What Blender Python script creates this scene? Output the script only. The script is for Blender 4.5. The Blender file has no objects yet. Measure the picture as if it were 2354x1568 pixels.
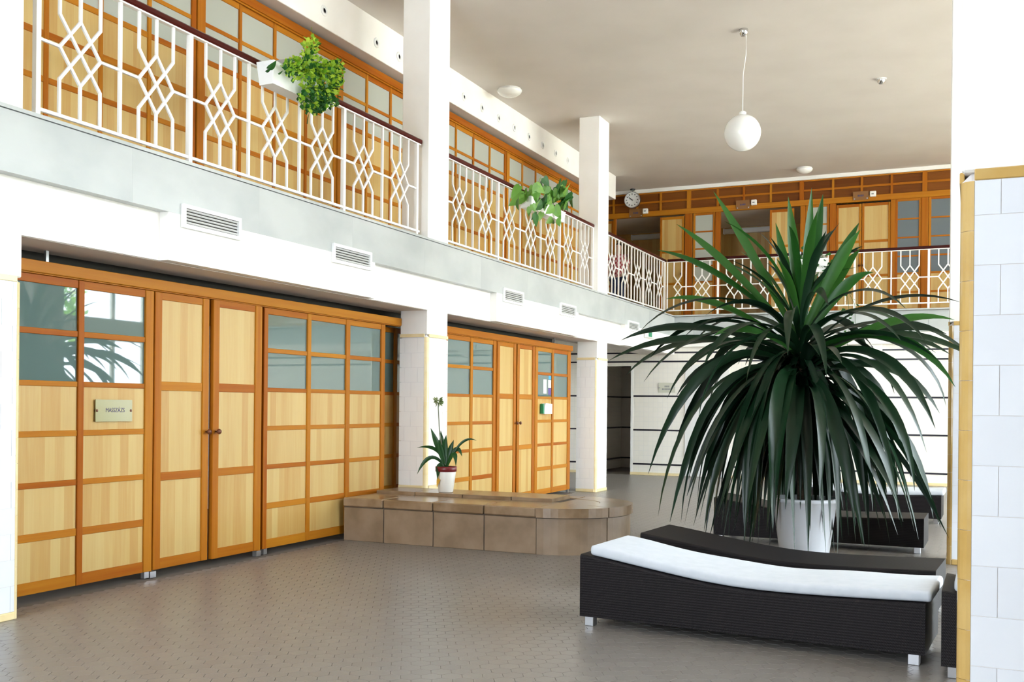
import bpy, bmesh, math, random
from mathutils import Vector, Matrix
random.seed(7)
S = bpy.context.scene
COL = S.collection
pi = math.pi

# ------------------------------------------------------------ camera
F, CX, CY = 2340.0, 1177.0, 933.0
TH, PH = math.radians(24.35), 0.0095
CAM = Vector((0, 0, 1.4))
_r0 = Vector((math.sin(TH), -math.cos(TH), 0)); _up = Vector((0, 0, 1))
FW = Vector((math.cos(TH), math.sin(TH), 0))
RT = _r0*math.cos(PH) + _up*math.sin(PH); UP = _up*math.cos(PH) - _r0*math.sin(PH)
cd = bpy.data.cameras.new('camera'); cam = bpy.data.objects.new('camera', cd); COL.objects.link(cam)
cd.sensor_width = 36; cd.lens = 36*F/2354; cd.shift_y = (CY-784)/2354; cd.clip_end = 300
cam.matrix_world = Matrix(((RT.x, UP.x, -FW.x, CAM.x), (RT.y, UP.y, -FW.y, CAM.y), (RT.z, UP.z, -FW.z, CAM.z), (0, 0, 0, 1)))
S.camera = cam
def px(x, y, ax, v):
    """photo pixel -> point on the plane axis `ax` = v"""
    d = FW + RT*((x-CX)/F) - UP*((y-CY)/F)
    return CAM + d*((v-CAM[ax])/d[ax])

# ------------------------------------------------------------ light
w = bpy.data.worlds.new('world'); S.world = w; w.use_nodes = True
bg = w.node_tree.nodes['Background']; bg.inputs[0].default_value = (0.80, 0.90, 1.0, 1); bg.inputs[1].default_value = 14.0
S.view_settings.view_transform = 'Standard'; S.view_settings.look = 'None'
S.view_settings.exposure = 0.42; S.view_settings.gamma = 1.0; S.view_settings.use_curve_mapping = False
S.cycles.use_denoising = True
S.cycles.max_bounces = 9; S.cycles.diffuse_bounces = 6; S.cycles.glossy_bounces = 4
S.cycles.sample_clamp_indirect = 8.0

sd = bpy.data.lights.new('sun', 'SUN'); sd.energy = 20; sd.angle = .009; sd.color = (1, .93, .82)
so = bpy.data.objects.new('sun', sd); COL.objects.link(so); so.location = (10, -20, 30)
so.rotation_euler = Vector((-.5, .25, -.83)).to_track_quat('-Z', 'Y').to_euler()
def portal(name, loc, rot, sx, sy):
    l = bpy.data.lights.new(name, 'AREA'); l.shape = 'RECTANGLE'; l.size = sx; l.size_y = sy; l.energy = 1
    l.cycles.is_portal = True
    o = bpy.data.objects.new(name, l); COL.objects.link(o); o.location = loc; o.rotation_euler = rot
WIN = [(5.0, 9.9), (10.4, 15.7), (16.1, 20.0)]      # window bays in the right wall (X ranges)
YR = -6.5
for a, b in WIN:
    for z0, z1 in ((0.15, 2.85), (3.35, 6.0)):
        portal('window_portal', ((a+b)/2, YR-0.1, (z0+z1)/2), (pi/2, 0, pi), b-a, z1-z0)
portal('window_portal', (-3.1, 4.0, 3.1), (pi/2, 0, pi/2*3), 2.8, 5.4)

# ------------------------------------------------------------ materials
def mat(name, base=(.8, .8, .8), rough=.5, metal=0, spec=.5):
    m = bpy.data.materials.new(name); m.use_nodes = True
    b = m.node_tree.nodes['Principled BSDF']
    b.inputs['Base Color'].default_value = (*base, 1); b.inputs['Roughness'].default_value = rough
    b.inputs['Metallic'].default_value = metal; b.inputs['Specular IOR Level'].default_value = spec
    return m
def N(m, t, **kw):
    n = m.node_tree.nodes.new(t)
    for k, v in kw.items(): setattr(n, k, v)
    return n
def L(m, a, b): m.node_tree.links.new(a, b)
def P(m): return m.node_tree.nodes['Principled BSDF']
def ramp(m, stops):
    r = N(m, 'ShaderNodeValToRGB'); e = r.color_ramp.elements
    e[0].position, e[0].color = stops[0][0], (*stops[0][1], 1); e[1].position, e[1].color = stops[-1][0], (*stops[-1][1], 1)
    for p, c in stops[1:-1]:
        q = e.new(p); q.color = (*c, 1)
    return r
def math_(m, op, a, b=None):
    n = N(m, 'ShaderNodeMath', operation=op)
    for i, v in enumerate((a, b)):
        if v is None: continue
        if isinstance(v, (int, float)): n.inputs[i].default_value = v
        else: L(m, v, n.inputs[i])
    return n.outputs[0]
def noise_mat(name, c0, c1, scale=4, rough=.6, detail=4, bump=0, spec=.5, lo=.35, hi=.65, vec=(1, 1, 1), rnd=False):
    m = mat(name, c0, rough, 0, spec)
    tc = N(m, 'ShaderNodeTexCoord'); mp = N(m, 'ShaderNodeMapping'); mp.inputs['Scale'].default_value = vec
    L(m, tc.outputs['Object'], mp.inputs[0])
    n = N(m, 'ShaderNodeTexNoise'); n.inputs['Scale'].default_value = scale; n.inputs['Detail'].default_value = detail
    if rnd:
        oi = N(m, 'ShaderNodeObjectInfo'); s = N(m, 'ShaderNodeVectorMath', operation='SCALE'); s.inputs[0].default_value = (37, 91, 53)
        L(m, oi.outputs['Random'], s.inputs['Scale']); ad = N(m, 'ShaderNodeVectorMath', operation='ADD')
        L(m, mp.outputs[0], ad.inputs[0]); L(m, s.outputs[0], ad.inputs[1]); L(m, ad.outputs[0], n.inputs['Vector'])
    else: L(m, mp.outputs[0], n.inputs['Vector'])
    r = ramp(m, [(lo, c0), (hi, c1)]); L(m, n.outputs[0], r.inputs[0]); L(m, r.outputs[0], P(m).inputs['Base Color'])
    if bump:
        b = N(m, 'ShaderNodeBump'); b.inputs['Strength'].default_value = bump; b.inputs['Distance'].default_value = .01
        L(m, n.outputs[0], b.inputs['Height']); L(m, b.outputs[0], P(m).inputs['Normal'])
    return m

def wood(name, ax, light, dark, rough=.38):
    """orange frame timber, grain along axis ax; the tone differs from piece to piece"""
    m = mat(name, light, rough, 0, .12); sc = [28, 28, 28]; sc[ax] = 1.2
    tc = N(m, 'ShaderNodeTexCoord'); oi = N(m, 'ShaderNodeObjectInfo')
    mp = N(m, 'ShaderNodeVectorMath', operation='MULTIPLY'); mp.inputs[1].default_value = sc; L(m, tc.outputs['Object'], mp.inputs[0])
    s = N(m, 'ShaderNodeVectorMath', operation='SCALE'); s.inputs[0].default_value = (37, 91, 53); L(m, oi.outputs['Random'], s.inputs['Scale'])
    ad = N(m, 'ShaderNodeVectorMath', operation='ADD'); L(m, mp.outputs[0], ad.inputs[0]); L(m, s.outputs[0], ad.inputs[1])
    n = N(m, 'ShaderNodeTexNoise'); n.inputs['Scale'].default_value = 1; n.inputs['Detail'].default_value = 3; L(m, ad.outputs[0], n.inputs['Vector'])
    k = math_(m, 'ADD', math_(m, 'MULTIPLY', n.outputs[0], .7), math_(m, 'MULTIPLY', oi.outputs['Random'], .55))
    r = ramp(m, [(.2, light), (.95, dark)]); L(m, k, r.inputs[0]); L(m, r.outputs[0], P(m).inputs['Base Color'])
    return m
OL, OD = (.47, .195, .014), (.32, .080, .004)
W_X, W_Y, W_Z = (wood('orange_pine_'+a, i, OL, OD) for i, a in enumerate('xyz'))
DL, DD = (.22, .072, .012), (.13, .036, .006)
W_DARK = wood('dark_stained_board', 1, DL, DD)

def pine(name, light, dark, strip=.085):
    """light glued pine board of upright strips"""
    m = mat(name, light, .42)
    tc = N(m, 'ShaderNodeTexCoord'); oi = N(m, 'ShaderNodeObjectInfo'); sx = N(m, 'ShaderNodeSeparateXYZ'); L(m, tc.outputs['Object'], sx.inputs[0])
    u = math_(m, 'ADD', sx.outputs[0], sx.outputs[1])
    q = math_(m, 'FLOOR', math_(m, 'ADD', math_(m, 'DIVIDE', u, strip), math_(m, 'MULTIPLY', oi.outputs['Random'], 900)))
    wn = N(m, 'ShaderNodeTexWhiteNoise', noise_dimensions='1D'); L(m, q, wn.inputs['W'])
    cb = N(m, 'ShaderNodeCombineXYZ')
    L(m, math_(m, 'MULTIPLY', u, 42), cb.inputs[0]); L(m, math_(m, 'MULTIPLY', q, 7.3), cb.inputs[1]); L(m, math_(m, 'MULTIPLY', sx.outputs[2], 2.2), cb.inputs[2])
    n = N(m, 'ShaderNodeTexNoise'); n.inputs['Scale'].default_value = 1; n.inputs['Detail'].default_value = 3; n.inputs['Distortion'].default_value = .5
    L(m, cb.outputs[0], n.inputs['Vector'])
    k = math_(m, 'ADD', math_(m, 'MULTIPLY', wn.outputs[0], .62), math_(m, 'MULTIPLY', n.outputs[0], .55))
    r = ramp(m, [(.15, light), (.55, tuple((a*1.6+b)/2.6 for a, b in zip(light, dark))), (1.0, dark)]); L(m, k, r.inputs[0]); L(m, r.outputs[0], P(m).inputs['Base Color'])
    return m
PINE = pine('pine_panel', (.575, .41, .15), (.47, .255, .056))
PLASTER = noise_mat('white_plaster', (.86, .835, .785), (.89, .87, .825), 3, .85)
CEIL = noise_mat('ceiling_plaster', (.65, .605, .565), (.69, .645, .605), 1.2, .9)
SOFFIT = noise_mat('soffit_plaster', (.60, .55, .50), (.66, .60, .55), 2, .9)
TILE = noise_mat('white_glazed_tile', (.72, .74, .79), (.76, .78, .83), 2, .14, rnd=True)
TILE_L = noise_mat('cream_glazed_tile', (.85, .82, .785), (.88, .855, .82), 2, .16, rnd=True)
GROUT = mat('tile_grout', (.70, .67, .66), .9)
YEL = noise_mat('yellow_glazed_tile', (.52, .325, .095), (.58, .39, .14), 6, .12, rnd=True)
YELP = noise_mat('pale_yellow_tile', (.80, .64, .34), (.84, .70, .42), 6, .15, rnd=True)
STRIPE = mat('black_strip', (.008, .006, .014), .3)
BLACK = mat('black_plastic', (.01, .01, .01), .4)
WHITE = mat('white_paint', (.86, .84, .80), .35)
WHITE_M = mat('white_enamel', (.82, .82, .80), .3)
MAHOG = wood('dark_red_handrail', 0, (.075, .012, .008), (.035, .004, .003), .25)
CHROME = mat('chrome', (.7, .7, .7), .12, 1)
STEEL = mat('brushed_steel', (.5, .5, .52), .35, 1)
KNOB = mat('brown_knob', (.13, .035, .012), .3)
PANE = mat('grey_green_glass', (.115, .17, .158), .02, 0, .9)
PANE_U = mat('frosted_glass', (.40, .415, .36), .12, 0, .5)
PANE_B = mat('dark_grey_glass', (.13, .155, .17), .1, 0, .5)
MARBLE = noise_mat('grey_marble', (.38, .405, .40), (.48, .50, .487), 1.4, .3, 9, lo=.3, hi=.6, vec=(1, 1, 1.6), rnd=True)
STONE = noise_mat('brown_stone', (.20, .132, .076), (.27, .187, .118), 5, .45, 8, .15, rnd=True)
STONE_T = noise_mat('brown_stone_top', (.20, .125, .065), (.31, .215, .135), 4, .25, 8, .1, rnd=True)
JOINT = mat('stone_joint', (.10, .075, .055), .9)
FABRIC = noise_mat('white_mattress_fabric', (.55, .585, .635), (.59, .62, .67), 14, .9, 5, .12)
POT = mat('white_pot', (.78, .80, .84), .25)
POT2 = mat('cream_pot', (.82, .80, .74), .35)
MAROON = mat('maroon_rim', (.16, .012, .014), .35)
SOIL = noise_mat('soil', (.02, .013, .009), (.05, .03, .02), 30, .95)
TRUNK = noise_mat('trunk_bark', (.06, .04, .025), (.13, .09, .06), 25, .9, bump=.5)
GLOBE = mat('opal_glass', (.86, .86, .83), .12)
PLEXI = mat('pale_green_acrylic', (.37, .35, .18), .15, 0, .2); PLEXI_W = mat('clear_acrylic_on_wall', (.63, .62, .51), .12); PLEXI_B = mat('clear_acrylic_on_wood', (.25, .12, .045), .1)
INK = mat('dark_blue_lettering', (.06, .045, .11), .5); INK_G = mat('grey_lettering', (.24, .24, .24), .6)
SKIN = mat('skin', (.55, .33, .24), .5); HAIR = mat('black_hair', (.008, .007, .007), .6)
JEANS = noise_mat('dark_blue_denim', (.008, .014, .05), (.02, .032, .09), 60, .9)
FLUO = mat('white_lamp_cover', (.75, .75, .72), .4)
GREEN = mat('green_plastic', (.01, .22, .09), .4)
BLUE = mat('blue_sticker', (.05, .35, .70), .4); PURPLE = mat('purple_sticker', (.12, .08, .30), .4)
DOORW = mat('white_door_paint', (.78, .765, .74), .4)
GRASS = noise_mat('outside_paving', (.50, .44, .36), (.58, .52, .43), 3, .95)

def island_mat(name, c0, c1, rough, big=None):
    m = mat(name, c0, rough); g = N(m, 'ShaderNodeNewGeometry'); oi = N(m, 'ShaderNodeObjectInfo')
    k = math_(m, 'FRACT', math_(m, 'ADD', g.outputs['Random Per Island'], oi.outputs['Random']))
    r = ramp(m, [(0, c0), (1, c1)]); L(m, k, r.inputs[0]); L(m, r.outputs[0], P(m).inputs['Base Color'])
    return m
HEX = island_mat('taupe_hexagon_tile', (.205, .186, .168), (.222, .203, .184), .33)
FGROUT = mat('dark_floor_grout', (.15, .125, .105), .9)

def leaf_mat(name, c0, c1, trans, rough=.3):
    m = mat(name, c0, rough, 0, .3); oi = N(m, 'ShaderNodeObjectInfo'); g = N(m, 'ShaderNodeNewGeometry')
    k = math_(m, 'FRACT', math_(m, 'ADD', oi.outputs['Random'], g.outputs['Random Per Island']))
    r = ramp(m, [(0, c0), (1, c1)]); L(m, k, r.inputs[0]); L(m, r.outputs[0], P(m).inputs['Base Color'])
    t = N(m, 'ShaderNodeBsdfTranslucent'); mx = N(m, 'ShaderNodeMixShader'); mx.inputs[0].default_value = trans
    hs = N(m, 'ShaderNodeHueSaturation'); hs.inputs['Value'].default_value = 2.2; L(m, r.outputs[0], hs.inputs['Color']); L(m, hs.outputs[0], t.inputs[0])
    out = m.node_tree.nodes['Material Output']; L(m, P(m).outputs[0], mx.inputs[1]); L(m, t.outputs[0], mx.inputs[2]); L(m, mx.outputs[0], out.inputs[0])
    return m
LEAF_LOW = leaf_mat('dark_strap_leaf', (.003, .013, .006), (.006, .026, .009), .05, .33)
LEAF_TOP = leaf_mat('young_strap_leaf', (.012, .06, .010), (.035, .12, .018), .25, .35)
LEAF_LIME = leaf_mat('lime_leaflet', (.12, .28, .015), (.40, .52, .05), .35, .5)
LEAF_MID = leaf_mat('mid_green_leaf', (.07, .20, .025), (.22, .40, .09), .3, .35)
LEAF_IVY = leaf_mat('ivy_leaf', (.01, .07, .012), (.03, .12, .02), .2, .4)
LEAF_POT = leaf_mat('pot_leaf', (.010, .05, .012), (.02, .08, .018), .15, .35)

def wicker():
    m = mat('dark_brown_wicker', (.014, .010, .010), .55, 0, .2)
    tc = N(m, 'ShaderNodeTexCoord'); mp = N(m, 'ShaderNodeMapping'); mp.inputs['Scale'].default_value = (1, 1, 1); L(m, tc.outputs['Object'], mp.inputs[0])
    sx = N(m, 'ShaderNodeSeparateXYZ'); L(m, mp.outputs[0], sx.inputs[0])
    k = 2*pi/.016
    a = math_(m, 'SINE', math_(m, 'MULTIPLY', math_(m, 'ADD', sx.outputs[0], sx.outputs[1]), k))
    b = math_(m, 'SINE', math_(m, 'MULTIPLY', math_(m, 'ADD', sx.outputs[2], sx.outputs[1]), k))
    h = math_(m, 'MULTIPLY', a, b)
    bp = N(m, 'ShaderNodeBump'); bp.inputs['Strength'].default_value = .45; bp.inputs['Distance'].default_value = .002
    L(m, h, bp.inputs['Height']); L(m, bp.outputs[0], P(m).inputs['Normal'])
    r = ramp(m, [(0, (.003, .0022, .0026)), (1, (.014, .010, .011))]); L(m, math_(m, 'ADD', math_(m, 'MULTIPLY', h, .5), .5), r.inputs[0]); L(m, r.outputs[0], P(m).inputs['Base Color'])
    return m
WICKER = wicker()

def check_shirt():
    m = mat('red_checked_shirt', (.4, .05, .06), .85); tc = N(m, 'ShaderNodeTexCoord')
    c = N(m, 'ShaderNodeTexChecker'); c.inputs['Scale'].default_value = 22; c.inputs[1].default_value = (.42, .05, .06, 1); c.inputs[2].default_value = (.62, .40, .38, 1)
    L(m, tc.outputs['Object'], c.inputs[0]); L(m, c.outputs[0], P(m).inputs['Base Color']); return m
SHIRT = check_shirt()

def small_tile_mat():
    """far back wall: cream tiles too small to tell apart"""
    m = mat('cream_small_tile', (.78, .75, .70), .3); tc = N(m, 'ShaderNodeTexCoord'); sp = N(m, 'ShaderNodeSeparateXYZ'); L(m, tc.outputs['Object'], sp.inputs[0])
    cb = N(m, 'ShaderNodeCombineXYZ'); L(m, sp.outputs[1], cb.inputs[0]); L(m, sp.outputs[2], cb.inputs[1])
    b = N(m, 'ShaderNodeTexBrick'); b.offset = 0; b.inputs['Scale'].default_value = 1; b.inputs['Brick Width'].default_value = .1; b.inputs['Row Height'].default_value = .1
    b.inputs['Mortar Size'].default_value = .003; b.inputs['Color1'].default_value = (.86, .81, .72, 1); b.inputs['Color2'].default_value = (.88, .83, .745, 1); b.inputs['Mortar'].default_value = (.79, .755, .70, 1)
    L(m, cb.outputs[0], b.inputs['Vector']); L(m, b.outputs[0], P(m).inputs['Base Color']); return m
BTILE = small_tile_mat()

# ------------------------------------------------------------ helpers
WL = {}
def _link(o, parent, wloc, rotz=0):
    COL.objects.link(o)
    wloc = Vector(wloc)
    if parent is not None:
        o.parent = parent; o.location = wloc - WL.get(parent, Vector((0, 0, 0)))
    else: o.location = wloc
    o.rotation_euler = (0, 0, rotz)
    WL[o] = wloc
    return o
def tag(o, label, cat, group=None, kind=None):
    o['label'] = label; o['category'] = cat
    if group: o['group'] = group
    if kind: o['kind'] = kind
    return o
def thing(name, loc, label, cat, group=None, kind=None, rotz=0):
    o = bpy.data.objects.new(name, None); o.empty_display_size = .1
    _link(o, None, loc, rotz); return tag(o, label, cat, group, kind)
BC = {}
def box_mesh(d, m, bev):
    key = (tuple(round(v, 4) for v in d), m.name, bev)
    if key in BC: return BC[key]
    bm = bmesh.new(); bmesh.ops.create_cube(bm, size=1, matrix=Matrix.Diagonal((*d, 1)))
    if bev: bmesh.ops.bevel(bm, geom=bm.edges[:], offset=min(bev, min(d)*.4), segments=1, affect='EDGES')
    me = bpy.data.meshes.new('box'); bm.to_mesh(me); bm.free(); me.materials.append(m); BC[key] = me
    return me
def bx(name, lo, hi, m, parent=None, bev=0.0):
    lo, hi = Vector(lo), Vector(hi)
    lo, hi = Vector(map(min, lo, hi)), Vector(map(max, lo, hi))
    o = bpy.data.objects.new(name, box_mesh(hi-lo, m, bev)); return _link(o, parent, (lo+hi)/2)
def lbx(name, lo, hi, m, parent, bev=0.0):
    """box given in the parent's own coordinates"""
    lo, hi = Vector(lo), Vector(hi)
    o = bpy.data.objects.new(name, box_mesh(hi-lo, m, bev)); COL.objects.link(o); o.parent = parent; o.location = (lo+hi)/2
    return o
def mk(name, verts, faces, m, parent=None, loc=(0, 0, 0), smooth=False, local=False):
    """mesh object; verts relative to loc; loc in world (or in the parent's space if local)"""
    me = bpy.data.meshes.new(name); me.from_pydata([tuple(v) for v in verts], [], faces); me.update()
    bm = bmesh.new(); bm.from_mesh(me); bmesh.ops.recalc_face_normals(bm, faces=bm.faces); bm.to_mesh(me); bm.free()
    me.materials.append(m)
    if smooth: me.polygons.foreach_set('use_smooth', [True]*len(me.polygons))
    o = bpy.data.objects.new(name, me)
    if local:
        COL.objects.link(o); o.parent = parent; o.location = loc; return o
    return _link(o, parent, loc)
def inst(name, me, parent, loc, rot=(0, 0, 0), scale=1):
    o = bpy.data.objects.new(name, me); COL.objects.link(o); o.parent = parent; o.location = loc; o.rotation_euler = rot
    o.scale = (scale,)*3 if isinstance(scale, (int, float)) else scale
    return o
def lathe(prof, seg=32):
    """profile [(r,z)...] -> verts, faces"""
    v, f = [], []
    for r, z in prof:
        for i in range(seg):
            a = 2*pi*i/seg; v.append((r*math.cos(a), r*math.sin(a), z))
    for j in range(len(prof)-1):
        for i in range(seg):
            k = (i+1) % seg; f.append((j*seg+i, j*seg+k, (j+1)*seg+k, (j+1)*seg+i))
    if prof[0][0] > 1e-4: f.append(tuple(range(seg))[::-1])
    if prof[-1][0] > 1e-4: f.append(tuple((len(prof)-1)*seg+i for i in range(seg)))
    return v, f
def tube(pts, r, seg=6):
    v, f = [], []; pts = [Vector(p) for p in pts]
    for i, p in enumerate(pts):
        t = (pts[min(i+1, len(pts)-1)]-pts[max(i-1, 0)]).normalized()
        a = t.cross(Vector((0, 0, 1)));
        if a.length < 1e-3: a = Vector((1, 0, 0))
        a.normalize(); b = t.cross(a); rr = r[i] if isinstance(r, (list, tuple)) else r
        for k in range(seg):
            q = 2*pi*k/seg; v.append(p+a*rr*math.cos(q)+b*rr*math.sin(q))
    for i in range(len(pts)-1):
        for k in range(seg):
            l = (k+1) % seg; f.append((i*seg+k, i*seg+l, (i+1)*seg+l, (i+1)*seg+k))
    f.append(tuple(range(seg))); f.append(tuple((len(pts)-1)*seg+k for k in range(seg)))
    return v, f
def prism(poly, z0, z1):
    n = len(poly); v = [(x, y, z0) for x, y in poly]+[(x, y, z1) for x, y in poly]
    f = [tuple(range(n))[::-1], tuple(range(n, 2*n))]+[(i, (i+1) % n, n+(i+1) % n, n+i) for i in range(n)]
    return v, f
def text_mesh(s, size, m, depth=.0008):
    c = bpy.data.curves.new('lettering', 'FONT'); c.body = s; c.size = size; c.align_x = 'CENTER'; c.align_y = 'CENTER'; c.extrude = depth
    o = bpy.data.objects.new('t', c); COL.objects.link(o)
    me = bpy.data.meshes.new_from_object(o.evaluated_get(bpy.context.evaluated_depsgraph_get()))
    bpy.data.objects.remove(o); me.materials.clear(); me.materials.append(m); return me
ST = 'structure'

# ------------------------------------------------------------ room shell
Y0 = 5.59; YB = 5.504; CZ = 6.16; BACK = 20.25
ROOM_X0 = -3.0
fl = tag(bx('floor', (ROOM_X0-.3, YR-.3, -.15), (24.6, 9.5, -.004), FGROUT), 'taupe hexagon tiled floor of the hall', 'floor', kind=ST)
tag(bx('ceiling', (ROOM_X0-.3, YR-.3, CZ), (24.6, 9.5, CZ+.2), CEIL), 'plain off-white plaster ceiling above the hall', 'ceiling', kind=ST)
tag(bx('ground', (-40, -60, -.4), (60, YR-.31, -.2), GRASS), 'pale sunlit terrace outside the windows', 'terrace', kind=ST)
# hexagon tiles
ff = .1055; R6 = ff/math.sqrt(3)*.968; hexv = [(R6*math.cos(pi/6+i*pi/3), R6*math.sin(pi/6+i*pi/3)) for i in range(6)]
cells = []
xs = ff; ys = ff*math.sqrt(3)/2
for j in range(int((8.3+3.5)/ys)):
    for i in range(int((BACK-2.4)/xs)):
        x = 2.4+i*xs+(xs/2 if j % 2 else 0); y = -3.5+j*ys
        if x > BACK-.06 or (y > 5.9 and x < 15.5): continue
        cells.append((x, y))
def vis(x, y):
    q = Vector((x, y, 0))-CAM; d = q.dot(FW); u = CX+F*q.dot(RT)/d; v = CY-F*q.dot(UP)/d
    return (0 <= u <= 2185 and v < 1566), v
def covered(x, y):
    return (5.85 < x < 6.8 and .1 < y < 2.4) or (4.0 < x < 4.9 and y > 5.4)
near = sorted(((vis(x, y)[1], x, y) for x, y in cells if vis(x, y)[0] and not covered(x, y)), reverse=True)[:300]
nearset = {(x, y) for _, x, y in near}
hv = [(x, y, 0) for x, y in hexv]+[(x*1.012, y*1.012, -.004) for x, y in hexv]
hf = [(0, 1, 2, 3, 4, 5)]+[(i, i+6, (i+1) % 6+6, (i+1) % 6) for i in range(6)]
hm = bpy.data.meshes.new('hexagon_tile'); hm.from_pydata(hv, [], hf); hm.materials.append(HEX)
for x, y in nearset:
    o = bpy.data.objects.new('hexagon_tile', hm); _link(o, fl, (x, y, 0))
v, f = [], []
for x, y in cells:
    if (x, y) in nearset: continue
    b = len(v); v += [(x+a, y+c, z) for a, c, z in hv]; f += [tuple(b+i for i in q) for q in hf]
me = bpy.data.meshes.new('hexagon_tiles'); me.from_pydata(v, [], f); me.materials.append(HEX)
o = bpy.data.objects.new('hexagon_tile_field', me); COL.objects.link(o); o.parent = fl; o.location = -WL[fl]; o['kind'] = 'stuff'

# right wall with its window bays
wr = thing('wall_right', (8, YR, 0), 'white wall of tall windows on the unseen right side', 'wall', kind=ST)
xs_ = [ROOM_X0-.3]+[q for ab in WIN for q in ab]+[24.6]
for i in range(0, len(xs_), 2): bx('pier', (xs_[i], YR-.3, 0), (xs_[i+1], YR, CZ), PLASTER, wr)
for a, b in WIN:
    for z0, z1 in ((0, .15), (2.85, 3.35), (6.0, CZ)): bx('spandrel', (a, YR-.3, z0), (b, YR, z1), PLASTER, wr)
    n = 4
    for k in range(1, n):
        x = a+(b-a)*k/n
        for z0, z1 in ((.15, 2.85), (3.35, 6.0)): bx('mullion', (x-.05, YR-.18, z0), (x+.05, YR-.1, z1), WHITE, wr)
    for z in (1.5, 4.6): bx('transom', (a, YR-.17, z-.03), (b, YR-.11, z+.03), WHITE, wr)
wb = thing('wall_rear', (ROOM_X0, 0, 0), 'white rear wall with tall windows behind the viewer', 'wall', kind=ST)
for y0, y1, z0, z1 in ((YR, 2.6, 0, CZ), (5.4, 9.5, 0, CZ), (2.6, 5.4, 0, .4), (2.6, 5.4, 5.8, CZ)):
    bx('wall_field', (ROOM_X0-.3, y0, z0), (ROOM_X0, y1, z1), PLASTER, wb)
for k in range(1, 3): bx('mullion', (ROOM_X0-.2, 2.6+.933*k-.05, .4), (ROOM_X0-.1, 2.6+.933*k+.05, 5.8), WHITE, wb)
tag(bx('wall_left', (ROOM_X0-.3, 9.2, 0), (24.6, 9.5, CZ), PLASTER), 'plain wall closing the rooms behind the wooden screens', 'wall', kind=ST)
tag(bx('wall_end', (24.3, YR-.3, 0), (24.6, 9.5, CZ), PLASTER), 'plain wall closing the rooms behind the far doors', 'wall', kind=ST)

# back wall below the gallery, doorway opening with a corridor behind
wk = thing('wall_back', (BACK, 3, 0), 'cream tiled back wall with thin black horizontal strips', 'wall', kind=ST)
DY0, DY1, DZ = 6.46, 7.42, 2.25
for y0, y1, z0, z1 in ((YR, DY0, 0, 3.0), (DY0, DY1, DZ, 3.0), (DY1, 9.2, 0, 3.0)):
    bx('tile_field', (BACK, y0, z0), (BACK+.2, y1, z1), BTILE, wk)
SZ = (.226, .928, 1.625, 2.335, 2.515)
for z in SZ:
    segs = [(YR, 4.37), (5.36, DY0-.06), (DY1, 9.2)] if z < 2.3 else [(YR, 9.2)]
    for a, b in segs: bx('black_strip', (BACK-.008, a, z-.016), (BACK+.02, b, z+.016), STRIPE, wk)
for a, b in ((YR, 4.37), (5.36, DY0), (DY1, 9.2)): bx('yellow_base_tile', (BACK-.02, a, 0), (BACK+.02, b, .055), YELP, wk)
for y in (DY0, DY1): bx('door_lining', (BACK-.005, y-.05 if y == DY0 else y, 0), (BACK+.21, y if y == DY0 else y+.05, DZ), TILE_L, wk)
cw = thing('wall_corridor', (22, 6.5, 0), 'dim corridor wall with black strips inside the dark doorway', 'wall', kind=ST)
bx('tile_field', (BACK+.2, DY1+.02, 0), (24.3, DY1+.2, 3.0), BTILE, cw); bx('tile_field', (BACK+.2, DY0-.25, 0), (24.3, DY0-.1, 3.0), BTILE, cw)
bx('tile_field', (22.6, DY0-.1, 0), (22.75, DY1+.02, 3.0), SOFFIT, cw)
for z in SZ: bx('black_strip', (BACK+.2, DY1, z-.016), (24.3, DY1+.03, z+.016), STRIPE, cw); bx('black_strip', (22.58, DY0-.1, z-.016), (22.62, DY1, z+.016), STRIPE, cw)
d = thing('door_1', (BACK-.01, 4.86, 0), 'plain white flush door in the striped back wall', 'door', kind=ST)
bx('door_leaf', (BACK-.025, 4.42, .01), (BACK+.0, 5.31, 2.27), DOORW, d, .004)
bx('lock_plate', (BACK-.04, 4.45, .95), (BACK-.02, 4.49, 1.1), STEEL, d)

# left gallery: floor slab, stepped beam, marble fascia
sl = thing('wall_gallery_beam', (8, YB, 2.47), 'white plaster gallery beam with stepped boxes below the marble band', 'beam', kind=ST)
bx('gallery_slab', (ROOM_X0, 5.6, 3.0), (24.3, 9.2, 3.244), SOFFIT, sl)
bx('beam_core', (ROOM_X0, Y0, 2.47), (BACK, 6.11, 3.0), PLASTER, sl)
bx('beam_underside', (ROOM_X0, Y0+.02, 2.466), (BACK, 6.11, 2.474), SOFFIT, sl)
bx('void_shade_board', (ROOM_X0, 6.30, 2.1), (15.5, 6.33, 3.0), mat('void_shade_colour', (.035, .035, .03), .8), sl)  # added board; its near-black colour stands in for the unlit room's shade
BOXES = ((5.885, 8.78), (11.66, 14.6), (16.9, 20.1))
for a, b in BOXES: bx('duct_box', (a, YB, 2.47), (b, Y0+.01, 2.835), PLASTER, sl)
mf = thing('trim_1', (8, YB, 2.83), 'grey veined marble band along the left gallery edge', 'marble band', kind=ST)
x = ROOM_X0; k = 0
while x < 20.05:
    x2 = min(x+1.42, 20.08)
    bx('marble_slab', (x+.0003, YB-.004, 2.832), (x2-.0003, Y0+.02, 3.222), MARBLE, mf)
    bx('marble_ledge', (x+.0002, YB-.016, 3.226), (x2-.0002, 5.75, 3.25), MARBLE, mf); x = x2
ws = thing('wall_gallery_back', (20.1, 3, 2.47), 'white back gallery edge with marble facing', 'beam', kind=ST)
bx('gallery_slab', (20.1, YR, 3.0), (24.3, 5.6, 3.244), SOFFIT, ws)
bx('beam_face', (20.1, YR, 2.62), (BACK+.01, 5.6, 3.0), PLASTER, ws)
y = YR; yy = []
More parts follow.
